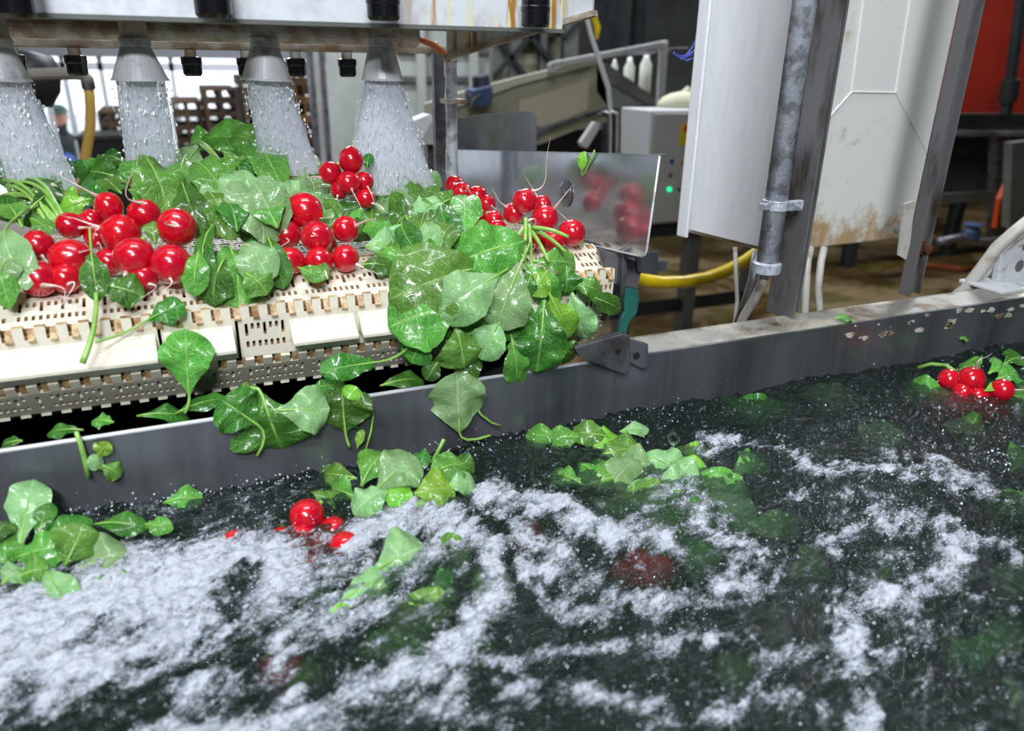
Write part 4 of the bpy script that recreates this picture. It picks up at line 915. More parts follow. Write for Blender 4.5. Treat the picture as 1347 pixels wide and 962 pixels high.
# C: centre bunch, leaf heap
Cb = bunch(420, 355, .05, 'middle radish bunch with the tall heap of crumpled leaves to its left')
for i, a in enumerate(((400, 277, 23, .10, (.9, .3, .2), .02), (377, 308, 19, .09, (-.2, .3, .9), .035), (417, 313, 21, .06, (0, -.1, 1), .02), (455, 302, 18, .08, (.7, -.1, .5), .07), (382, 343, 19, .05, (-.8, -.2, .5), .04), (419, 342, 18, .055, (0, .7, .6), .02), (455, 340, 18, .05, (.8, .5, .4), .025), (430, 322, 14, .09, (0, .5, .5), .02))):
    put_radish(Cb, *a, seed=40+i, elong=1.12 if i == 0 else 1.0)
heap = [ # base, tip, width, tone
 (262, 190, .30, 348, 188, .26, 46, 1, dict(arch=.25)), (262, 192, .26, 226, 238, .22, 50, 2, {}), (300, 225, .14, 338, 300, .08, 62, 2, dict(arch=.2, stem=(262, 190, .3))),
 (318, 235, .15, 350, 305, .06, 76, 2, dict(arch=.15)), (300, 322, .07, 318, 392, .0, 74, 1, dict(lobes=.5)), (285, 292, .08, 262, 378, .01, 30, 0, dict(roll=.8)), (245, 205, .20, 238, 288, .11, 50, 1, dict(lobes=.5)),
 (338, 195, .24, 366, 232, .16, 44, 1, {}), (290, 225, .16, 285, 300, .08, 50, 2, {}), (296, 340, .03, 278, 398, .0, 44, 0, {}), (352, 312, .06, 372, 372, .01, 36, 0, {}), (322, 360, .01, 352, 384, -.008, 44, 1, {}),
 (240, 240, .13, 262, 300, .07, 40, 0, {}), (322, 320, .05, 352, 362, .0, 50, 2, {}), (272, 250, .12, 305, 305, .06, 44, 1, dict(lobes=.5)), (345, 210, .22, 372, 200, .2, 34, 1, {}), (230, 225, .2, 222, 262, .16, 34, 2, {}), (262, 330, .03, 254, 385, .0, 34, 1, {}), (300, 200, .26, 320, 232, .2, 44, 0, {}),
 (360, 250, .12, 398, 262, .12, 44, 2, {}), (365, 300, .06, 345, 262, .1, 44, 1, {}), (250, 190, .3, 280, 180, .3, 34, 1, {}), (330, 236, .13, 368, 300, .07, 58, 2, dict(arch=.25)), (255, 215, .17, 300, 255, .11, 50, 1, dict(lobes=.5, arch=.2)), (300, 182, .28, 362, 196, .24, 44, 1, dict(arch=.25)), (312, 305, .06, 300, 262, .09, 40, 0, {})]
for i, (a, b, c, d, e, f_, w, tn, k) in enumerate(heap): LP(Cb, a, b, c, d, e, f_, w, tn, 300+i, **k)
fill(Cb, (238, 200, 360, 360), (.04, .24), 16, (0, 0, 1, 1, 2), (32, 56), 44)
LP(Cb, 405, 345, .045, 428, 362, .012, 24, 1, 340); LP(Cb, 392, 352, .02, 425, 366, .0, 22, 1, 341, arch=.05)
ob('loose_stalk', M().tube(curve(pt(263, 188, .27), pt(316, 258, .1), scr(.006, -.004, .02), 10), [.0034-.0001*j for j in range(11)], 8), stalk_m, Cb, smooth=True)
# D: back bunch
D = bunch(465, 255, .28, 'radish bunch sitting highest at the back, in front of the rightmost spray')
for i, a in enumerate(((462, 211, 17, .16, (.1, -.8, .3), .03), (434, 227, 15, .16, (-.5, .7, .4), .03), (459, 241, 16, .145, (.4, .7, .5), .03), (479, 239, 13, .15, (.4, .6, .5), .025), (480, 262, 13, .14, (.7, .5, .4), .02), (446, 250, 12, .15, (0, .5, .5), .02))): put_radish(D, *a, seed=70+i)
LP(D, 482, 225, .17, 486, 200, .18, 14, 0, 501); LP(D, 440, 262, .18, 372, 290, .12, 50, 2, 502, arch=.1); LP(D, 440, 240, .22, 385, 252, .18, 44, 2, 503); LP(D, 462, 262, .19, 430, 290, .12, 60, 0, 504); LP(D, 492, 240, .24, 560, 262, .16, 36, 1, 505); LP(D, 500, 262, .2, 540, 282, .14, 44, 2, 506)
LP(D, 470, 300, .12, 520, 306, .08, 26, 1, 507); LP(D, 460, 285, .14, 448, 262, .18, 26, 3, 508); LP(D, 490, 330, .06, 540, 348, .03, 40, 1, 509, lobes=.5); LP(D, 480, 325, .06, 530, 322, .06, 44, 2, 510); LP(D, 470, 350, .03, 520, 350, .02, 30, 0, 511); LP(D, 510, 290, .12, 525, 335, .05, 34, 0, 512)
fill(D, (375, 238, 460, 285), (.14, .24), 9, (1, 2, 2), (34, 50), 45); fill(D, (470, 255, 560, 345), (.04, .2), 15, (0, 1, 1, 2), (32, 52), 46, stemto=(495, 250, .2))
# E
E_ = bunch(610, 285, .15, 'radish bunch leaning on the side guard, its leaves spread to the left')
for i, a in enumerate(((598, 244, 13, .26, (-.3, -.6, .4), .015), (607, 253, 14, .23, (.5, .2, .6), .03), (628, 257, 13, .21, (.2, .5, .5), .02), (626, 284, 13, .15, (-.1, .8, .4), .02), (650, 290, 13, .13, (.4, .5, .3), .02), (655, 301, 12, .11, (-.3, .6, .5), .02), (640, 268, 12, .2, (.4, .2, .4), .02))): put_radish(E_, *a, seed=90+i)
LP(E_, 612, 258, .17, 612, 300, .08, 42, 1, 601, arch=.12, curl=.05); LP(E_, 590, 262, .17, 545, 252, .2, 30, 1, 602); LP(E_, 585, 265, .15, 550, 280, .12, 36, 2, 603); LP(E_, 580, 270, .13, 595, 320, .06, 40, 0, 604); LP(E_, 560, 280, .11, 545, 335, .03, 46, 1, 605, lobes=.5); LP(E_, 545, 250, .2, 500, 238, .25, 26, 1, 606); LP(E_, 570, 290, .08, 560, 335, .02, 34, 2, 607); LP(E_, 530, 290, .09, 545, 332, .02, 34, 0, 608, roll=.5); LP(E_, 600, 295, .08, 575, 322, .04, 34, 1, 609)
fill(E_, (520, 250, 615, 330), (.05, .2), 16, (0, 1, 1, 2), (32, 50), 47, stemto=(600, 262, .17))
# F: overhanging bunch
Fb = bunch(700, 330, .03, 'big radish bunch at the right end, its leaves hanging down over the belt nose')
for i, a in enumerate(((690, 265, 17, .10, (.4, -.9, .3), .075), (676, 281, 14, .11, (-.5, -.4, .5), .03), (713, 270, 13, .13, (-.4, -.6, .4), .03), (716, 288, 18, .08, (.8, -.7, .4), .07), (753, 307, 18, .045, (-.6, -.5, .4), .04), (728, 318, 15, .06, (.3, .5, .4), .02), (700, 315, 14, .06, (0, .5, .5), .02))): put_radish(Fb, *a, seed=110+i)
for px, py, tx, ty in ((692, 288, 690, 345), (700, 300, 748, 312), (698, 303, 722, 345), (704, 303, 744, 332), (696, 296, 700, 362), (690, 298, 668, 340)):
    ob('loose_stalk', M().tube(curve(pt(px, py, .03), pt(tx, ty, -.012), scr(0, -.002, .003), 8), [.0025-.0001*j for j in range(9)], 8), stalk_m, Fb, smooth=True)
over = [
 (692, 318, -.012, 606, 340, -.018, 74, 1, dict(arch=.1)), (640, 350, -.01, 518, 388, -.03, 108, 1, dict(arch=.12, stem=(690, 320, .03))), (612, 400, -.03, 514, 425, -.035, 92, 1, dict(arch=.08)), (655, 362, -.035, 580, 412, -.05, 68, 2, dict(stem=(695, 325, .01), arch=.1)),
 (684, 350, -.035, 652, 432, -.055, 66, 2, dict(stem=(697, 320, .01), arch=.08)), (700, 345, -.0, 762, 345, .0, 42, 1, dict(arch=.1)), (722, 355, -.02, 700, 388, -.03, 34, 3, {}), (716, 395, -.035, 706, 490, -.05, 70, 0, dict(arch=.15, curl=.05)), (722, 385, -.035, 752, 446, -.045, 40, 3, dict(arch=.1, lobes=.5)),
 (752, 385, -.02, 772, 450, -.03, 42, 2, {}), (660, 420, -.045, 632, 472, -.055, 46, 2, dict(arch=.12)), (600, 430, -.04, 612, 486, -.05, 66, 1, dict(arch=.1)), (672, 440, -.04, 682, 512, -.045, 34, 1, dict(lobes=.6, arch=.1)), (762, 385, -.01, 822, 408, -.02, 26, 0, dict(lobes=.5)), (752, 370, -.01, 795, 385, -.02, 26, 1, {}),
 (690, 385, -.02, 640, 440, -.03, 60, 0, {}), (650, 430, -.02, 590, 450, -.03, 60, 1, {}), (745, 350, -.005, 745, 385, -.015, 40, 0, {}), (690, 345, -.01, 735, 405, -.02, 40, 1, {}), (590, 350, -.01, 545, 340, .0, 54, 1, {}), (560, 440, -.03, 540, 478, -.035, 44, 1, {}), (580, 470, -.035, 560, 500, -.04, 24, 0, {}), (640, 465, -.03, 600, 488, -.04, 40, 0, {}), (730, 450, -.03, 760, 470, -.03, 34, 0, {}), (700, 360, -.02, 690, 385, -.03, 24, 0, {})]
for i, (a, b, c, d, e, f_, w, tn, k) in enumerate(over): LP(Fb, a, b, c, d, e, f_, w, tn, 700+i, face=.9, **k)
fill(Fb, (545, 370, 760, 460), (-.03, -.01), 12, (0, 1, 0), (36, 56), 48, face=.9)
tie(Fb, 694, 300, .05, .012)
# far bunches lying behind the spray, mostly leaves
for k, (box, yr, lab) in enumerate((((0, 222, 120, 240), (.36, .5), 'wet leafy bunch under the leftmost spray'), ((140, 215, 250, 232), (.36, .5), 'leafy bunch under the second spray'), ((350, 215, 440, 240), (.34, .46), 'leafy bunch under the third spray'), ((470, 232, 580, 252), (.3, .42), 'leafy bunch under the rightmost spray'))):
    bb = bunch((box[0]+box[2])/2, box[3], yr[0], lab); fill(bb, box, yr, 9, (0, 1, 1, 2), (30, 46), 480+k)
    put_radish(bb, box[0]+30, box[3], 12, yr[0]+.03, seed=140+k)
# loose leaves on belt, rim and guard
GL = 'loose radish leaves'
def loose(bx, by, byy, tx, ty, tyy, w, tone, seed, lab, **k):
    o = LP(None, bx, by, byy, tx, ty, tyy, w, tone, seed, name='radish_leaf', label=lab, cat='leaf', group=GL, **k); return o
loose(249, 518, -.03, 243, 433, -.022, 62, 1, 801, 'upright oval green leaf stuck on the cream belt links', arch=.03, curl=0, face=.9, stem=(243, 544, -.035))
loose(190, 424, -.006, 243, 400, -.004, 36, 0, 802, 'dark green leaf lying on the belt right of the long stalk', arch=.08, curl=0, stem=(126, 450, -.03), lobes=.4)
loose(500, 476, -.04, 420, 488, -.045, 34, 0, 803, 'dark jagged leaf lying along the lower edge of the belt', arch=.05, curl=0, lobes=.7, stem=(540, 455, -.03), face=.8)
tag(ob('leaf_stalk', M().tube(curve(pt(126, 385, .0), pt(108, 478, -.035), scr(.004, 0, .0), 10), [.0016+.0001*j for j in range(11)], 8), stalk_m, smooth=True), 'pale green bare stalk hanging down over the left belt links', 'stalk', 'loose stalks')
gx = XG-.003
b = W(765, 226, x=gx); t_ = W(768, 200, x=gx); o = leaf(None, b, t_, .014, 3, seed=804, name='radish_leaf', label='small bright leaf scrap hooked over the top of the side guard', cat='leaf', group=GL, arch=.1, stem=W(782, 198, x=gx))
b = W(1097, 420, z=ZT+.004); t_ = W(1122, 418, z=ZT+.004); leaf(None, b, t_, .018, 1, seed=805, name='radish_leaf', label='small leaf scrap lying on the tank rim beside the posts', cat='leaf', group=GL, face=.3, arch=.1)
b = W(1262, 446, y=-.043); t_ = W(1275, 444, y=-.043); leaf(None, b, t_, .012, 1, seed=806, name='radish_leaf', label='tiny leaf scrap stuck on the tank wall face far right', cat='leaf', group=GL, arch=.02)
# leaves hanging over the tank wall
Y0 = -.047
loose(345, 520, -.042, 372, 596, -.05, 108, 0, 811, 'dark glossy leaf draped over the tank wall under the belt', arch=.1, face=.95, roll=.1, stem=(300, 525, -.03))
loose(362, 540, -.055, 434, 538, -.055, 60, 2, 812, 'wet pale round leaf with glittering drops on the tank wall', arch=.08, face=.95, curl=.02)
loose(455, 572, -.05, 450, 510, -.046, 78, 0, 813, 'leaf pressed flat on the wall right of the wet round leaf', arch=.05, face=.95, curl=0, lobes=.5, stem=(460, 588, -.05))
loose(482, 525, -.05, 452, 512, -.05, 18, 3, 814, 'thin curled leaf with long straight stalk hanging to the water', arch=.2, stem=(480, 596, -.05), face=.9)
loose(340, 560, -.05, 292, 526, -.046, 66, 0, 815, 'dark leaf left of the draped glossy leaf, stalk hanging down', arch=.05, face=.9, lobes=.5, stem=(338, 600, -.05))
loose(604, 568, -.05, 600, 488, -.045, 72, 2, 816, 'grey green wilted leaf hanging below the overhanging bunch', arch=.05, curl=0, face=.95, stem=(645, 573, -.05))
loose(470, 590, -.052, 476, 566, -.05, 12, 3, 817, 'narrow green scrap at the foot of the wall leaves', arch=.05, face=.9)
tag(ob('leaf_stalk', M().tube([W(px, py, y=-.048) for px, py in ((622, 525), (632, 545), (646, 556), (658, 560))], .0013, 7), stalk_m, smooth=True), 'thin stalk curving off the wilted leaf towards the water', 'stalk', 'loose stalks')
tag(ob('leaf_stalk', M().tube([W(px, py, y=-.046) for px, py in ((100, 568), (106, 585), (112, 606), (116, 628))], [.0018, .0022, .0024, .0022], 7), stalk_m, smooth=True), 'thick green stalk hanging over the left part of the tank wall', 'stalk', 'loose stalks')
sc = thing('leaf_scrap', tuple(W(138, 620, y=-.045)), 'crumpled torn leaf scrap stuck on the wall right of the thick stalk', 'leaf', GL)
for i, a in enumerate(((128, 602, 140, 584, 22, 3), (134, 618, 120, 602, 20, 2), (134, 612, 160, 626, 24, 1))):
    leaf(sc, W(a[0], a[1], y=-.044), W(a[2], a[3], y=-.048), a[4]/1000*.75, a[5], seed=820+i, face=.95, arch=.1)
# wet leaves caught in the gap between the belt and the tank wall
for i, (bx, by, tx, ty, w, tn, lab) in enumerate(((180, 548, 250, 545, 26, 0, 'dark wet leaf in the gap behind the wall, under the oval leaf'), (110, 566, 60, 568, 20, 0, 'dark wet leaf in the gap above the thick stalk'), (230, 545, 300, 520, 24, 0, 'dark wet leaf in the gap left of the draped leaf'), (400, 515, 460, 505, 30, 0, 'dark leaf in the gap above the wet round leaf'), (500, 508, 560, 496, 26, 0, 'dark leaf in the gap left of the wilted leaf'), (30, 580, 0, 585, 18, 0, 'dark wet leaf in the gap at the left edge'), (150, 556, 120, 552, 20, 1, 'mid green leaf in the gap beside the thick stalk'), (300, 522, 345, 512, 24, 1, 'mid green leaf in the gap above the draped leaf'))):
    leaf(None, W(bx, by, y=-.025), W(tx, ty, y=-.02), w/1000*.8, tn, seed=830+i, name='radish_leaf', label=lab, cat='leaf', group=GL, face=.5, arch=.08)

# ------------------------------------------------------------------ floating produce
def WZ(px, py, dz=0.0): return W(px, py, z=ZW+dz)
def FL(par, bx, by, bz, tx, ty, tz, wpx, tone, seed, stem=None, **k):
    b = WZ(bx, by, bz); t = WZ(tx, ty, tz); w = wpx/1000*dep(b.lerp(t, .5))*1.08
    return leaf(par, b, t, w, tone, seed=seed, stem=WZ(*stem) if stem else None, **k)
GW = 'leafy bunches floating in the tank'
def fb(px, py, lab, nm='floating_leaves', cat='leaf bunch'): return thing(nm, tuple(WZ(px, py)), lab, cat, GW)
f1 = fb(80, 760, 'large leafy bunch floating at the left edge with one leaf standing upright')
for i, (a, k) in enumerate((((26, 722, .012, 44, 630, .045, 50, 2), dict(arch=.06, curl=0, face=.9, stand=None)), ((50, 716, .01, 64, 660, .035, 26, 0), dict(face=.9)), ((20, 735, .01, 95, 715, .018, 46, 1), dict(arch=.1, face=.7)), ((85, 745, .006, 110, 688, .03, 60, 1), dict(arch=.12, face=.8)), ((100, 750, .0, 165, 725, .008, 66, 2), dict(arch=.05, face=.6)), ((125, 690, .012, 190, 690, .012, 32, 0), dict(arch=.1)), ((190, 690, .01, 225, 695, .01, 24, 1), dict(lobes=.6)), ((60, 752, .008, 92, 795, .0, 42, 2), dict(arch=.1)), ((50, 715, .012, 120, 682, .02, 34, 0), {}), ((10, 700, .02, 5, 740, .01, 40, 1), {}), ((-10, 720, .02, 10, 682, .03, 34, 0), {}), ((20, 762, .004, 62, 745, .01, 46, 1), {}), ((110, 780, .0, 168, 762, .0, 30, 1), dict(arch=.05)), ((2, 770, .004, 30, 745, .01, 40, 2), {}), ((160, 765, .0, 172, 752, .004, 20, 1), {}))):
    FL(f1, *a, 900+i, **k)
f2 = fb(530, 650, 'leafy bunch floating in the middle, a short stalk sticking up')
for i, (a, k) in enumerate((((475, 640, .01, 505, 590, .03, 50, 1), {}), ((495, 645, .01, 548, 598, .03, 60, 2), dict(stem=(490, 655, .0))), ((520, 640, .012, 545, 615, .024, 40, 2), {}), ((470, 630, .004, 415, 622, .0, 32, 1), {}), ((560, 630, .012, 612, 605, .02, 50, 1), {}), ((545, 650, .008, 600, 640, .01, 60, 3), dict(arch=.05)), ((590, 640, .008, 626, 632, .006, 34, 2), {}), ((510, 645, .012, 465, 672, .006, 44, 2), dict(arch=.1)), ((500, 640, .008, 540, 660, .004, 34, 3), {}), ((540, 600, .02, 560, 612, .02, 30, 0), {}), ((590, 612, .012, 625, 618, .008, 40, 0), {}), ((470, 655, .0, 430, 640, -.004, 40, 1), {}), ((540, 665, -.002, 600, 660, -.002, 40, 2), {}))):
    FL(f2, *a, 930+i, **k)
ob('loose_stalk', M().tube([WZ(568, 608, .012), WZ(576, 594, .022), WZ(584, 578, .034)], .0018, 8), stalk_m, f2, smooth=True)
f3 = fb(820, 620, 'half sunken leafy bunch right of the middle, foam running over it')
for i, (a, k) in enumerate((((740, 578, .004, 690, 572, .006, 30, 1), {}), ((770, 575, .006, 720, 578, .006, 30, 1), {}), ((800, 575, .008, 752, 568, .012, 34, 1), {}), ((815, 568, .01, 855, 562, .012, 20, 2), dict(arch=.05)), ((770, 640, .0, 722, 620, .004, 30, 1), dict(lobes=.5)), ((790, 600, .0, 850, 590, .002, 50, 1), {}), ((800, 620, -.002, 870, 610, -.002, 60, 2), {}), ((770, 640, -.003, 840, 625, -.003, 60, 1), {}), ((840, 600, -.001, 900, 620, -.003, 50, 2), {}), ((860, 640, -.006, 940, 640, -.008, 70, 2), {}), ((810, 655, -.005, 880, 660, -.008, 60, 1), {}), ((900, 620, -.006, 980, 660, -.01, 56, 1), {}), ((780, 590, .0, 820, 575, .004, 40, 3), {}), ((880, 680, -.01, 950, 690, -.014, 60, 0), {}), ((920, 700, -.012, 860, 700, -.016, 50, 0), {}), ((890, 590, -.004, 935, 600, -.006, 26, 3), {}), ((760, 610, -.002, 800, 640, -.004, 46, 1), {}))):
    FL(f3, *a, 960+i, **k)
radish(f3, WZ(840, 745, -.018), .014, tuple(scr(-.4, .4, .3)), .03, 151); radish(f3, WZ(865, 752, -.02), .014, tuple(scr(.4, .4, .3)), .03, 152); radish(f3, WZ(822, 758, -.024), .013, tuple(scr(-.4, .4, .3)), .03, 153); radish(f3, WZ(850, 768, -.026), .014, tuple(scr(0, .4, .3)), .03, 154)
f4 = fb(430, 705, 'sunken radish bunch in the foam with one bright radish above the water', 'radish_bunch', 'radish bunch')
radish(f4, WZ(404, 678, .003), .0145, tuple(scr(-.5, .5, .6)), .03, 160)
for i, (px, py, dz, r) in enumerate(((372, 712, -.009, .013), (398, 708, -.010, .013), (418, 720, -.010, .0135), (455, 720, -.008, .0135), (438, 700, -.011, .013), (390, 728, -.016, .013), (410, 748, -.014, .012))): radish(f4, WZ(px, py, dz), r, tuple(scr(rnd.uniform(-1,1), .4, .4)), .03, 161+i)
FL(f4, 490, 752, -.001, 562, 715, .006, 74, 2, 980, arch=.06); FL(f4, 440, 800, -.006, 520, 750, -.002, 40, 2, 981); FL(f4, 420, 822, -.004, 470, 790, -.003, 16, 3, 982); FL(f4, 500, 800, -.012, 560, 830, -.015, 66, 0, 983); FL(f4, 600, 790, -.012, 560, 770, -.01, 60, 1, 984); FL(f4, 440, 670, -.006, 420, 640, -.004, 40, 1, 985)
FL(f4, 640, 740, -.01, 655, 810, -.012, 50, 1, 986); FL(f4, 560, 850, -.014, 520, 880, -.016, 40, 0, 987)
f5 = fb(1280, 515, 'radish bunch floating at the far right with a thin white root curling up', 'radish_bunch', 'radish bunch')
for i, (px, py, dz, r, td) in enumerate(((1248, 500, .004, .0145, (-.8, 0, .2)), (1276, 501, .008, .0165, (.5, -.9, .2)), (1318, 514, .003, .0145, (.9, 0, .2)), (1266, 516, -.006, .014, (0, .5, .5)), (1285, 524, -.010, .015, (.3, .5, .4)), (1300, 530, -.016, .014, (0, .6, .3)), (1262, 528, -.014, .014, (0, .6, .3)))): radish(f5, WZ(px, py, dz), r, tuple(scr(*td)), .05 if i == 1 else .02, 170+i)
for i, a in enumerate(((1290, 490, .004, 1268, 474, .008, 34, 1), (1300, 492, .004, 1330, 480, .006, 34, 1), (1310, 500, .0, 1345, 492, .002, 40, 1), (1295, 515, .004, 1320, 508, .004, 18, 3), (1320, 480, .0, 1350, 470, .0, 34, 0), (1250, 520, -.008, 1190, 512, -.012, 40, 1), (1330, 520, -.004, 1365, 530, -.006, 40, 0))): FL(f5, *a, 990+i)
ob('loose_stalk', M().tube([WZ(px, py, dz) for px, py, dz in ((1208, 484, .002), (1225, 479, .01), (1245, 481, .014), (1258, 490, .012))], .0025, 8), stalk_m, f5, smooth=True)
def one(px0, py0, z0, px1, py1, z1, w, tn, seed, lab, **k): return FL(None, px0, py0, z0, px1, py1, z1, w, tn, seed, name='radish_leaf', label=lab, cat='leaf', group=GL, **k)
one(215, 662, .002, 266, 652, .004, 32, 1, 1001, 'small leaf awash in the dark water near the wall, left of centre')
for i, a in enumerate(((960, 700, -.014, 1060, 690, -.014, 40, 1, 'blurred leaf under the water right of the foam-covered bunch'), (1150, 770, -.02, 1180, 740, -.02, 34, 0, 'dim leaf deep under the water in the right foam'), (1300, 750, -.016, 1350, 775, -.014, 60, 0, 'sunken leaf at the right edge below the foam streak'), (1290, 830, -.018, 1345, 850, -.016, 60, 0, 'sunken leaf at the right edge in the lower corner'), (1330, 930, -.012, 1345, 900, -.012, 44, 0, 'green leaf under water in the bottom right corner'), (1050, 520, -.014, 1130, 530, -.014, 44, 0, 'dim sunken leaf near the far tank wall'), (1330, 620, -.012, 1360, 600, -.012, 50, 0, 'sunken leaf at the right edge above the foam streak'), (1040, 540, -.016, 960, 540, -.014, 40, 0, 'faint sunken leaf left of the far radishes'), (530, 845, -.018, 470, 860, -.02, 40, 0, 'dim sunken leaf near the bottom middle'))): one(*a[:8], 1010+i, a[8])
for i, a in enumerate(((800, 640, -.012, 760, 610, -.010, 46, 1), (840, 650, -.010, 900, 690, -.012, 60, 1), (930, 650, -.008, 990, 690, -.012, 50, 2), (880, 600, -.004, 930, 640, -.006, 46, 3), (960, 630, -.010, 1010, 600, -.012, 40, 1), (780, 660, -.008, 830, 690, -.012, 50, 0), (900, 680, -.010, 860, 730, -.014, 60, 0), (950, 730, -.014, 900, 740, -.016, 50, 1), (840, 600, .001, 800, 640, .0, 44, 2), (880, 640, -.002, 830, 660, -.004, 50, 2))): FL(f3, *a, 1100+i)
for i, a in enumerate(((520, 790, -.006, 590, 810, -.01, 60, 1), (560, 700, -.008, 610, 750, -.012, 50, 1), (500, 830, -.012, 560, 870, -.016, 60, 0), (470, 760, -.006, 500, 800, -.01, 50, 2), (590, 830, -.014, 640, 870, -.018, 56, 0), (470, 690, -.008, 510, 670, -.006, 46, 1), (430, 760, -.01, 400, 800, -.014, 50, 0))): FL(f4, *a, 1120+i)
for i, a in enumerate(((1240, 560, -.012, 1300, 575, -.014, 50, 0, 'dim leaf under water just below the far radishes'), (1130, 560, -.014, 1180, 590, -.016, 50, 0, 'dark green leaf drowned left of the right hand foam patch'), (1300, 650, -.012, 1350, 680, -.014, 60, 0, 'drowned leaf at the right edge between two foam streaks'), (1250, 840, -.016, 1290, 880, -.018, 60, 0, 'drowned leaf near the lower right corner beside the broad foam streak'), (1040, 760, -.014, 1090, 730, -.012, 46, 0, 'drowned leaf in the dark patch right of the half sunken bunch'), (990, 870, -.018, 950, 900, -.018, 50, 0, 'faint drowned leaf near the bottom edge right of centre'), (380, 905, -.016, 430, 880, -.014, 46, 0, 'faint drowned leaf by the dim radish at the bottom left'))): one(*a[:8], 1140+i, a[8])
r_ = radish(None, WZ(308, 716, -.008), .012, tuple(scr(.5, .3, .3)), .03, 190); tag(r_, 'single small radish just under the water above the left foam', 'radish'); 
for i, (px, py, lab) in enumerate(((372, 880, 'dim red radish deep in the water at the bottom left'), (695, 705, 'dim radish under the foam left of the half sunken bunch'), (690, 715, 'deeper dim radish under the foam left of the half sunken bunch'))):
    if i < 2: r_ = radish(None, WZ(px, py, -.022), .014, tuple(scr(.5, .3, .3)), .03, 191+i); tag(r_, lab, 'radish')
# ------------------------------------------------------------------ water
TAB = np.random.RandomState(11).rand(8, 256, 256)
def vn(x, y, s=0):
    T = TAB[s % 8]; xi = np.floor(x).astype(int); yi = np.floor(y).astype(int); fx = x-xi; fy = y-yi
    fx = fx*fx*fx*(fx*(fx*6-15)+10); fy = fy*fy*fy*(fy*(fy*6-15)+10); s1 = s*37
    a = T[(xi+s1) % 256, yi % 256]; b = T[(xi+1+s1) % 256, yi % 256]; c = T[(xi+s1) % 256, (yi+1) % 256]; d = T[(xi+1+s1) % 256, (yi+1) % 256]
    return (a*(1-fx)+b*fx)*(1-fy)+(c*(1-fx)+d*fx)*fy
def fbm(x, y, f, o=4, s=0, g=.5):
    v = 0; a = 1; t = 0
    for k in range(o):
        v = v+a*vn(x*f+k*17.3, y*f+k*9.1, s+k); t += a; a *= g; f *= 2.07
    return v/t
xs_ = np.concatenate([np.arange(-.70, -.26, .012), np.arange(-.26, .55, .0012), np.arange(.55, 1.25, .0022), np.arange(1.25, XR+.001, .02)])
ys_ = np.concatenate([np.arange(-.98, -.56, .012), np.arange(-.56, -.0405, .0012), [-.0402]])
Xg, Yg = np.meshgrid(xs_, ys_, indexing='ij')
nx, ny = Xg.shape; X = Xg.ravel(); Y = Yg.ravel()
Pp = np.stack([X, Y, np.full_like(X, ZW)], 1)
u, v_ = project(Pp)
STROKES = [  # foam drifts: points on the photograph's water, half width, strength
 (((-40, 860), (60, 820), (150, 790), (230, 762), (320, 745), (360, 750)), 58, 1.0), (((-40, 905), (100, 880), (200, 840), (280, 800)), 44, .85), (((250, 900), (340, 868), (420, 830), (490, 785), (560, 735)), 30, .62), (((330, 800), (400, 790), (470, 745)), 22, .45),
 (((470, 700), (540, 690), (600, 694), (640, 725), (648, 775), (615, 825), (560, 868), (480, 905), (380, 935), (280, 958), (200, 975)), 26, .82), (((640, 655), (700, 664), (760, 688), (810, 712), (870, 712)), 24, .95), (((660, 680), (720, 728), (770, 762), (820, 790)), 18, .6),
 (((690, 745), (745, 790), (840, 806), (930, 792), (990, 762), (1010, 735), (960, 712), (915, 690)), 20, .68), (((430, 730), (480, 725), (520, 760), (470, 800)), 26, .5), (((850, 640), (910, 650), (960, 690), (1020, 740)), 22, .55),
 (((610, 865), (690, 880), (770, 852), (830, 845)), 16, .6), (((860, 850), (930, 845), (990, 835)), 14, .5), (((925, 585), (1000, 592), (1060, 612), (1130, 630), (1200, 632)), 11, .75), (((1190, 622), (1240, 615), (1290, 632)), 20, .72),
 (((1090, 702), (1150, 690), (1185, 712)), 18, .62), (((1250, 700), (1300, 712), (1360, 735)), 15, .62), (((1245, 715), (1240, 760), (1190, 785), (1125, 805), (1130, 850), (1125, 900), (1130, 975)), 34, .8), (((1180, 800), (1225, 845)), 16, .5), (((1270, 770), (1350, 808)), 8, .5),
 (((590, 900), (680, 905), (780, 925), (870, 955)), 22, .5), (((1000, 850), (1080, 870), (1110, 930)), 24, .5), (((930, 930), (1010, 900), (1090, 940)), 30, .45), (((1150, 880), (1220, 860), (1230, 900)), 18, .35), (((400, 960), (520, 925), (640, 950)), 26, .5), (((-40, 965), (40, 930)), 26, .4), (((1180, 600), (1120, 640)), 14, .35), (((480, 840), (560, 800), (600, 760)), 20, .35), (((380, 690), (420, 700), (470, 690)), 18, .35), (((150, 770), (60, 790), (0, 800)), 26, .6), (((1040, 650), (1110, 660), (1200, 680), (1230, 720)), 14, .4)]
wu = u+26*(fbm(X, Y, 22, 3, 1)-.5)*2; wv = v_+22*(fbm(X, Y, 22, 3, 4)-.5)*2
foam = np.zeros_like(X)
for pts, w, s in STROKES:
    dmin = np.full_like(X, 1e9)
    for (x0, y0), (x1, y1) in zip(pts[:-1], pts[1:]):
        dx, dy = x1-x0, y1-y0; t = np.clip(((wu-x0)*dx+(wv-y0)*dy)/(dx*dx+dy*dy), 0, 1)
        dmin = np.minimum(dmin, (wu-x0-t*dx)**2+(wv-y0-t*dy)**2)
    foam = np.maximum(foam, s*np.exp(-dmin/(w*w)*.9))
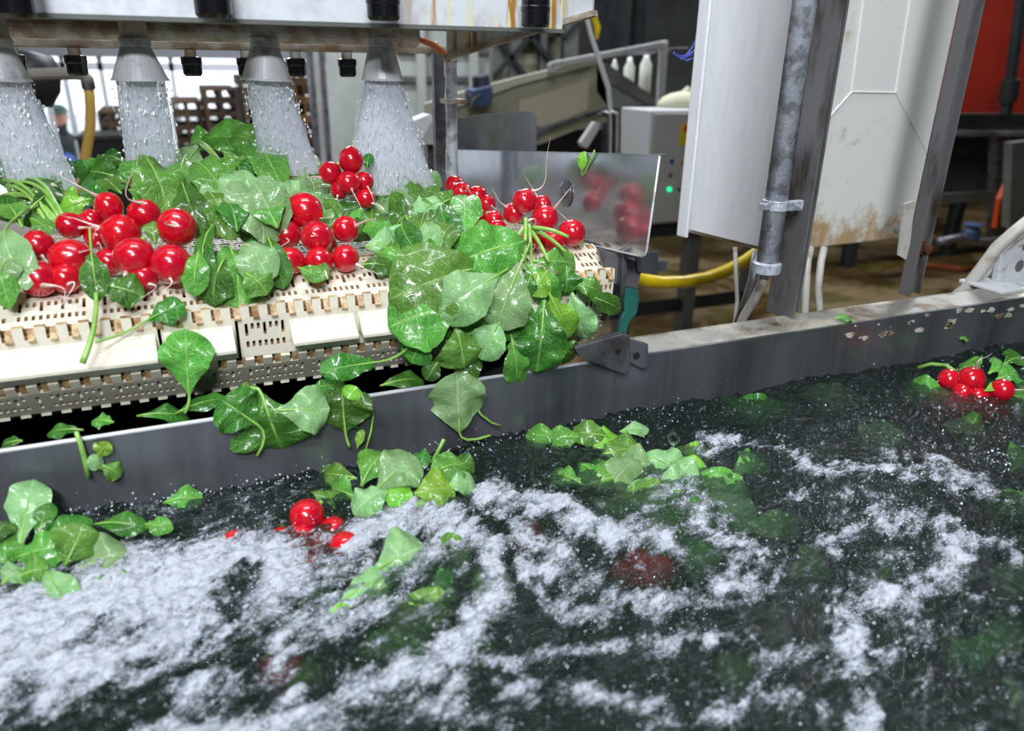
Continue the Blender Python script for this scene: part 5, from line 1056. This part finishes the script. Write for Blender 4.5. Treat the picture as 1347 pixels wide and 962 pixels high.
for cx_, cy_, r_, s in ((312, 775, 26, .9), (420, 885, 30, .7), (330, 850, 26, .5), (780, 770, 22, .5), (740, 780, 16, .5), (1000, 830, 30, .5), (960, 800, 20, .3), (520, 770, 26, .5), (850, 745, 30, .75)): foam *= 1-s*np.exp(-((wu-cx_)**2+(wv-cy_)**2)/r_**2)
near = (Yg.ravel()+.04)
outer = np.clip(np.maximum((-10-u)/160, (v_-985)/90), 0, 1)
foam = np.maximum(foam*(1-.5*outer), outer*(.9*fbm(X, Y, 9, 3, 2)-.05))
# fine structure stretched along the current
ca_, sa_ = math.cos(.42), math.sin(.42)
al = X*ca_+Y*sa_; ac = -X*sa_+Y*ca_
al2 = al+.02*(fbm(X, Y, 14, 2, 3)-.5); ac2 = ac+.03*(fbm(X, Y, 10, 2, 5)-.5)
det = fbm(al2*.45, ac2, 120, 4, 2, .62); det2 = fbm(X, Y, 45, 4, 6, .55)
foam = foam*(1-.22*np.clip((u-500)/500, 0, 1))  # foam thinned rightward to paint in the weaker light on that side
f = foam*1.2+(det-.5)*1.25+(det2-.5)*.6-.12
f = np.clip((f-.12)/.75, 0, 1)
low = fbm(X, Y, 7, 3, 0)-.5; mid_ = fbm(al2, ac2*1.6, 28, 3, 3)-.5; rp = fbm(al2*.8, ac2*1.7, 85, 3, 5)-.5; fine = fbm(X, Y, 230, 2, 1)-.5
choppy = .35+.65*np.exp(-((u-350)/500)**2)
Z = ZW+.012*low+.010*mid_*choppy+.0075*rp*(.6+choppy)+.0018*fine+.004*foam+.0016*f*(det-.3)
Z = np.maximum(Z, ZW-.01)
wall_sp = np.exp(-(near/.02)**2); Z += wall_sp*.008*(fbm(X, Y*0, 30, 3, 7)-.45)
vv = np.stack([X, Y, Z], 1)
idx = np.arange(nx*ny).reshape(nx, ny)
top = np.stack([idx[:-1, :-1], idx[1:, :-1], idx[1:, 1:], idx[:-1, 1:]], -1).reshape(-1, 4)
bverts = []; rim_i = np.concatenate([idx[:, 0], idx[-1, 1:], idx[::-1, -1][1:], idx[0, ::-1][1:-1]])
nb = len(rim_i); bz = vv[rim_i].copy(); bz[:, 2] = -.615; base_i = nx*ny
allv = np.concatenate([vv, bz]); side = np.stack([rim_i, base_i+np.arange(nb), base_i+(np.arange(nb)+1) % nb, np.roll(rim_i, -1)], 1)
faces = np.concatenate([top, side]); nf = len(faces)
me = bpy.data.meshes.new('foaming_water'); me.vertices.add(len(allv)); me.vertices.foreach_set('co', allv.ravel())
me.loops.add(nf*4+nb); me.polygons.add(nf+1)
me.loops.foreach_set('vertex_index', np.concatenate([faces.ravel(), (base_i+np.arange(nb))[::-1]]).astype(np.int32))
me.polygons.foreach_set('loop_start', np.concatenate([np.arange(nf)*4, [nf*4]]).astype(np.int32)); me.polygons.foreach_set('loop_total', np.concatenate([np.full(nf, 4), [nb]]).astype(np.int32))
me.polygons.foreach_set('use_smooth', np.ones(nf+1, dtype=bool)); me.update(calc_edges=True)
at_ = me.attributes.new('foam', 'FLOAT', 'POINT'); at_.data.foreach_set('value', np.concatenate([f, np.zeros(nb)]).astype(np.float32))
q = N('foaming_water'); fo = q.n('ShaderNodeAttribute', attribute_name='foam').outputs['Fac']
n1 = q.noise(q.pos((1,1,1), (0,0,-.42)), 520, 4, .7); n2 = q.noise(q.pos((.5,1.4,1), (0,0,-.42)), 260, 3, .6)
vo = q.n('ShaderNodeTexVoronoi', feature='F1', i_Scale=520.0); q.put(vo.inputs['Vector'], q.pos((.8,1.1,1), (0,0,-.42)))
fo = q.math('ADD', fo, q.math('MULTIPLY', q.math('SUBTRACT', vo.outputs[0], .42), .5))
fm = q.math('ADD', fo, q.math('ADD', q.math('MULTIPLY', q.math('SUBTRACT', n1, .5), 1.1), q.math('MULTIPLY', q.math('SUBTRACT', n2, .5), 1.0)))
fac = q.math('MULTIPLY', q.ramp(fm, .10, 1.15), .92)
nm = q.bump(q.math('ADD', q.math('MULTIPLY', q.noise(q.pos((.6,1.3,1), (0,0,-.3)), 110, 4, .6), 2.4), q.math('MULTIPLY', n1, .9)), .8, .0022)
fz = q.n('ShaderNodeFresnel', i_IOR=1.33); q.put(fz.inputs['Normal'], nm)
tr = q.n('ShaderNodeBsdfTransparent', i_0=(.86,.93,.88,1)); mk = q.n('ShaderNodeBsdfDiffuse', i_0=(.066,.125,.09,1)); rf = q.n('ShaderNodeBsdfRefraction', i_0=(.9,.97,.92,1), i_Roughness=.0, i_IOR=1.33); q.put(rf.inputs['Normal'], nm); tr2 = q.n('ShaderNodeMixShader', i_0=.5); q.put(tr2.inputs[1], tr.outputs[0]); q.put(tr2.inputs[2], rf.outputs[0]); tm = q.n('ShaderNodeMixShader', i_0=.10); q.put(tm.inputs[1], tr2.outputs[0]); q.put(tm.inputs[2], mk.outputs[0]); gl = q.n('ShaderNodeBsdfGlossy', i_0=(.9,.95,1,1), i_Roughness=.04); q.put(gl.inputs['Normal'], nm)
w = q.n('ShaderNodeMixShader'); q.put(w.inputs[0], q.math('MULTIPLY', fz.outputs[0], 1.0)); q.put(w.inputs[1], tm.outputs[0]); q.put(w.inputs[2], gl.outputs[0])
fb_ = q.bsdf(srgb(206,212,224), .22, 0, nm)
mx = q.n('ShaderNodeMixShader'); q.put(mx.inputs[0], fac); q.put(mx.inputs[1], w.outputs[0]); q.put(mx.inputs[2], fb_)
va = q.n('ShaderNodeVolumeAbsorption', i_Color=(.30,.52,.42,1), i_Density=24.0)
q.t.links.new(va.outputs[0], q.out.inputs['Volume']); water_m = q.done(mx.outputs[0])
wo = bpy.data.objects.new('foaming_water', me); C.objects.link(wo); me.materials.append(water_m)
tag(wo, 'dark green churning water with streaks of white foam filling the tank', 'water', kind='stuff')
# bubbles and splash drops
vis = (u > -40) & (u < 1390) & (v_ < 1000)
g = np.random.RandomState(5)
cand = np.where(vis)[0]; wgt = (.06+f[cand]*(1-f[cand])*1.6+.5*np.exp(-((v_[cand]-900)/90)**2)*f[cand]); wgt /= wgt.sum()
def ico():
    t = (1+5**.5)/2; vs = [(-1,t,0),(1,t,0),(-1,-t,0),(1,-t,0),(0,-1,t),(0,1,t),(0,-1,-t),(0,1,-t),(t,0,-1),(t,0,1),(-t,0,-1),(-t,0,1)]
    vs = [Vector(p).normalized() for p in vs]
    fs = [(0,11,5),(0,5,1),(0,1,7),(0,7,10),(0,10,11),(1,5,9),(5,11,4),(11,10,2),(10,7,6),(7,1,8),(3,9,4),(3,4,2),(3,2,6),(3,6,8),(3,8,9),(4,9,5),(2,4,11),(6,2,10),(8,6,7),(9,8,1)]
    for _ in range(1):
        nf_ = []; mid = {}
        def md(a, b):
            k = (min(a, b), max(a, b))
            if k not in mid: mid[k] = len(vs); vs.append(((vs[a]+vs[b])/2).normalized())
            return mid[k]
        for a, b, c in fs:
            ab, bc, ca = md(a, b), md(b, c), md(c, a); nf_ += [(a, ab, ca), (b, bc, ab), (c, ca, bc), (ab, bc, ca)]
        fs = nf_
    return np.array([tuple(p) for p in vs]), np.array(fs)
IV, IF = ico()
def blobs(name, cs, rs, mat, sq=None):
    n = len(cs); k = len(IV); V = (IV[None]*rs[:, None, None]*(sq[:, None, :] if sq is not None else 1)+cs[:, None]).reshape(-1, 3); Fc = (IF[None]+(np.arange(n)*k)[:, None, None]).reshape(-1, 3)
    m = M(); m.v = [tuple(p) for p in V]; m.f = [tuple(p) for p in Fc.tolist()]; return ob(name, m, mat, smooth=True)
pick = g.choice(cand, 3600, p=wgt); rr = .0007+.0022*g.rand(3600)**4
cs = vv[pick].copy(); cs[:, 2] += rr*.1
tag(blobs('water_bubbles', cs, rr, drop_m), 'clear round bubbles riding on the foam and dark water', 'bubbles', kind='stuff')
pick = g.choice(cand, 1500, p=wgt); rr = .0003+.0006*g.rand(1500)**2; cs = vv[pick].copy(); cs[:, 2] += g.rand(1500)**2*.02+.001
# spray thrown up along the wall
k = 420; px = g.uniform(60, 900, k); tt = (px-63)/(840-63); py = 684-tt*142+g.normal(4, 9, k)
ex = np.array([tuple(W(a, b, z=ZW+.002)) for a, b in zip(px, py)]); ex = ex[ex[:, 1] < -.045]; ex[:, 2] += g.rand(len(ex))**2*.012
cs = np.concatenate([cs, ex]); rr = np.concatenate([rr, .0003+.0009*g.rand(len(ex))**2])
q = N('bright_drop'); bright = q.done(q.bsdf(srgb(225,232,240), .05, 0, None))
tag(blobs('droplets_and_glints', cs, rr, streak_m), 'tiny whitish splash droplets and painted glints above the water and along the wall', 'droplets', kind='stuff')  # real droplets, their white colour also standing in for glints on the water
for px, py, r, lab in ((886, 577, .0062, 'large clear drop thrown up beside the half sunken bunch'), (926, 558, .003, 'small round drop in the air above the far water')):
    c = W(px, py, z=ZW+.02); m = M(); m.lathe_sq(c, r, 16, 12, (1, 1, 1.2)); o = ob('water_drop', m, drop_m, smooth=True); tag(o, lab, 'drop', 'flying drops')

# ------------------------------------------------------------------ light
wd = bpy.data.worlds.new('world'); bpy.context.scene.world = wd; wd.use_nodes = True; bg = wd.node_tree.nodes['Background']
bg.inputs[0].default_value = (.86, .93, 1, 1); bg.inputs[1].default_value = 2.0
white_em = simple('lamp_housing', srgb(220,222,224), .4)
def lamp(x, y, z, sx, sy, power, col=(.93,.96,1), lab=None, tilt=None):
    ld = bpy.data.lights.new('ceiling_light', 'AREA'); ld.shape = 'RECTANGLE'; ld.size = sx; ld.size_y = sy; ld.energy = power; ld.color = col
    lo = bpy.data.objects.new('ceiling_light', ld); C.objects.link(lo); lo.location = (x, y, z-.012)
    if tilt: lo.rotation_euler = (Vector(tilt)-Vector((x, y, z))).to_track_quat('-Z', 'Y').to_euler()
    t = thing('lamp_fixture', (x, y, z), lab, 'ceiling lamp'); ob('housing', M().box((x-sx/2-.02, y-sy/2-.02, z), (x+sx/2+.02, y+sy/2+.02, z+.05)), white_em, t, bevel=.005)
    m = M()
    for s in (-1, 1): m.tube([(x+s*sx*.35, y, z+.05), (x+s*sx*.35, y, 3.6)], .004, 6)
    ob('hanger', m, steel_dark, t)
lamp(-.25, -1.55, 1.0, .30, .16, 36, lab='added frontal lamp behind the camera, in place of a flash', tilt=(.2, .1, -.1))  # unseen lamp added behind the camera for flash-like frontal light
lamp(.2, -.2, 2.3, 1.2, .2, 26, lab='hanging strip lamp over the belt')
lamp(-.9, -2.2, 2.5, 1.2, .25, 90, lab='added strip lamp brightening the cabinet and beam, high at the left near the tank', tilt=(1.0, .4, .4))  # unseen lamp added to lift the cabinet side and the beam
lamp(1.5, 3.2, 3.0, 1.5, .25, 140, lab='strip lamp over the sorting conveyor')
lamp(5, 2.5, 3.0, 1.5, .25, 150, lab='strip lamp at the far right of the hall')
lamp(.5, 6.0, 3.0, 1.5, .25, 190, lab='strip lamp in front of the white wall')
vs_ = bpy.context.scene.view_settings; vs_.view_transform = 'Standard'; vs_.look = 'None'; vs_.gamma = 1; vs_.use_curve_mapping = False; vs_.exposure = 0.08
cy = bpy.context.scene.cycles
cy.transparent_max_bounces = 24; cy.max_bounces = 8; cy.caustics_reflective = False; cy.caustics_refractive = False
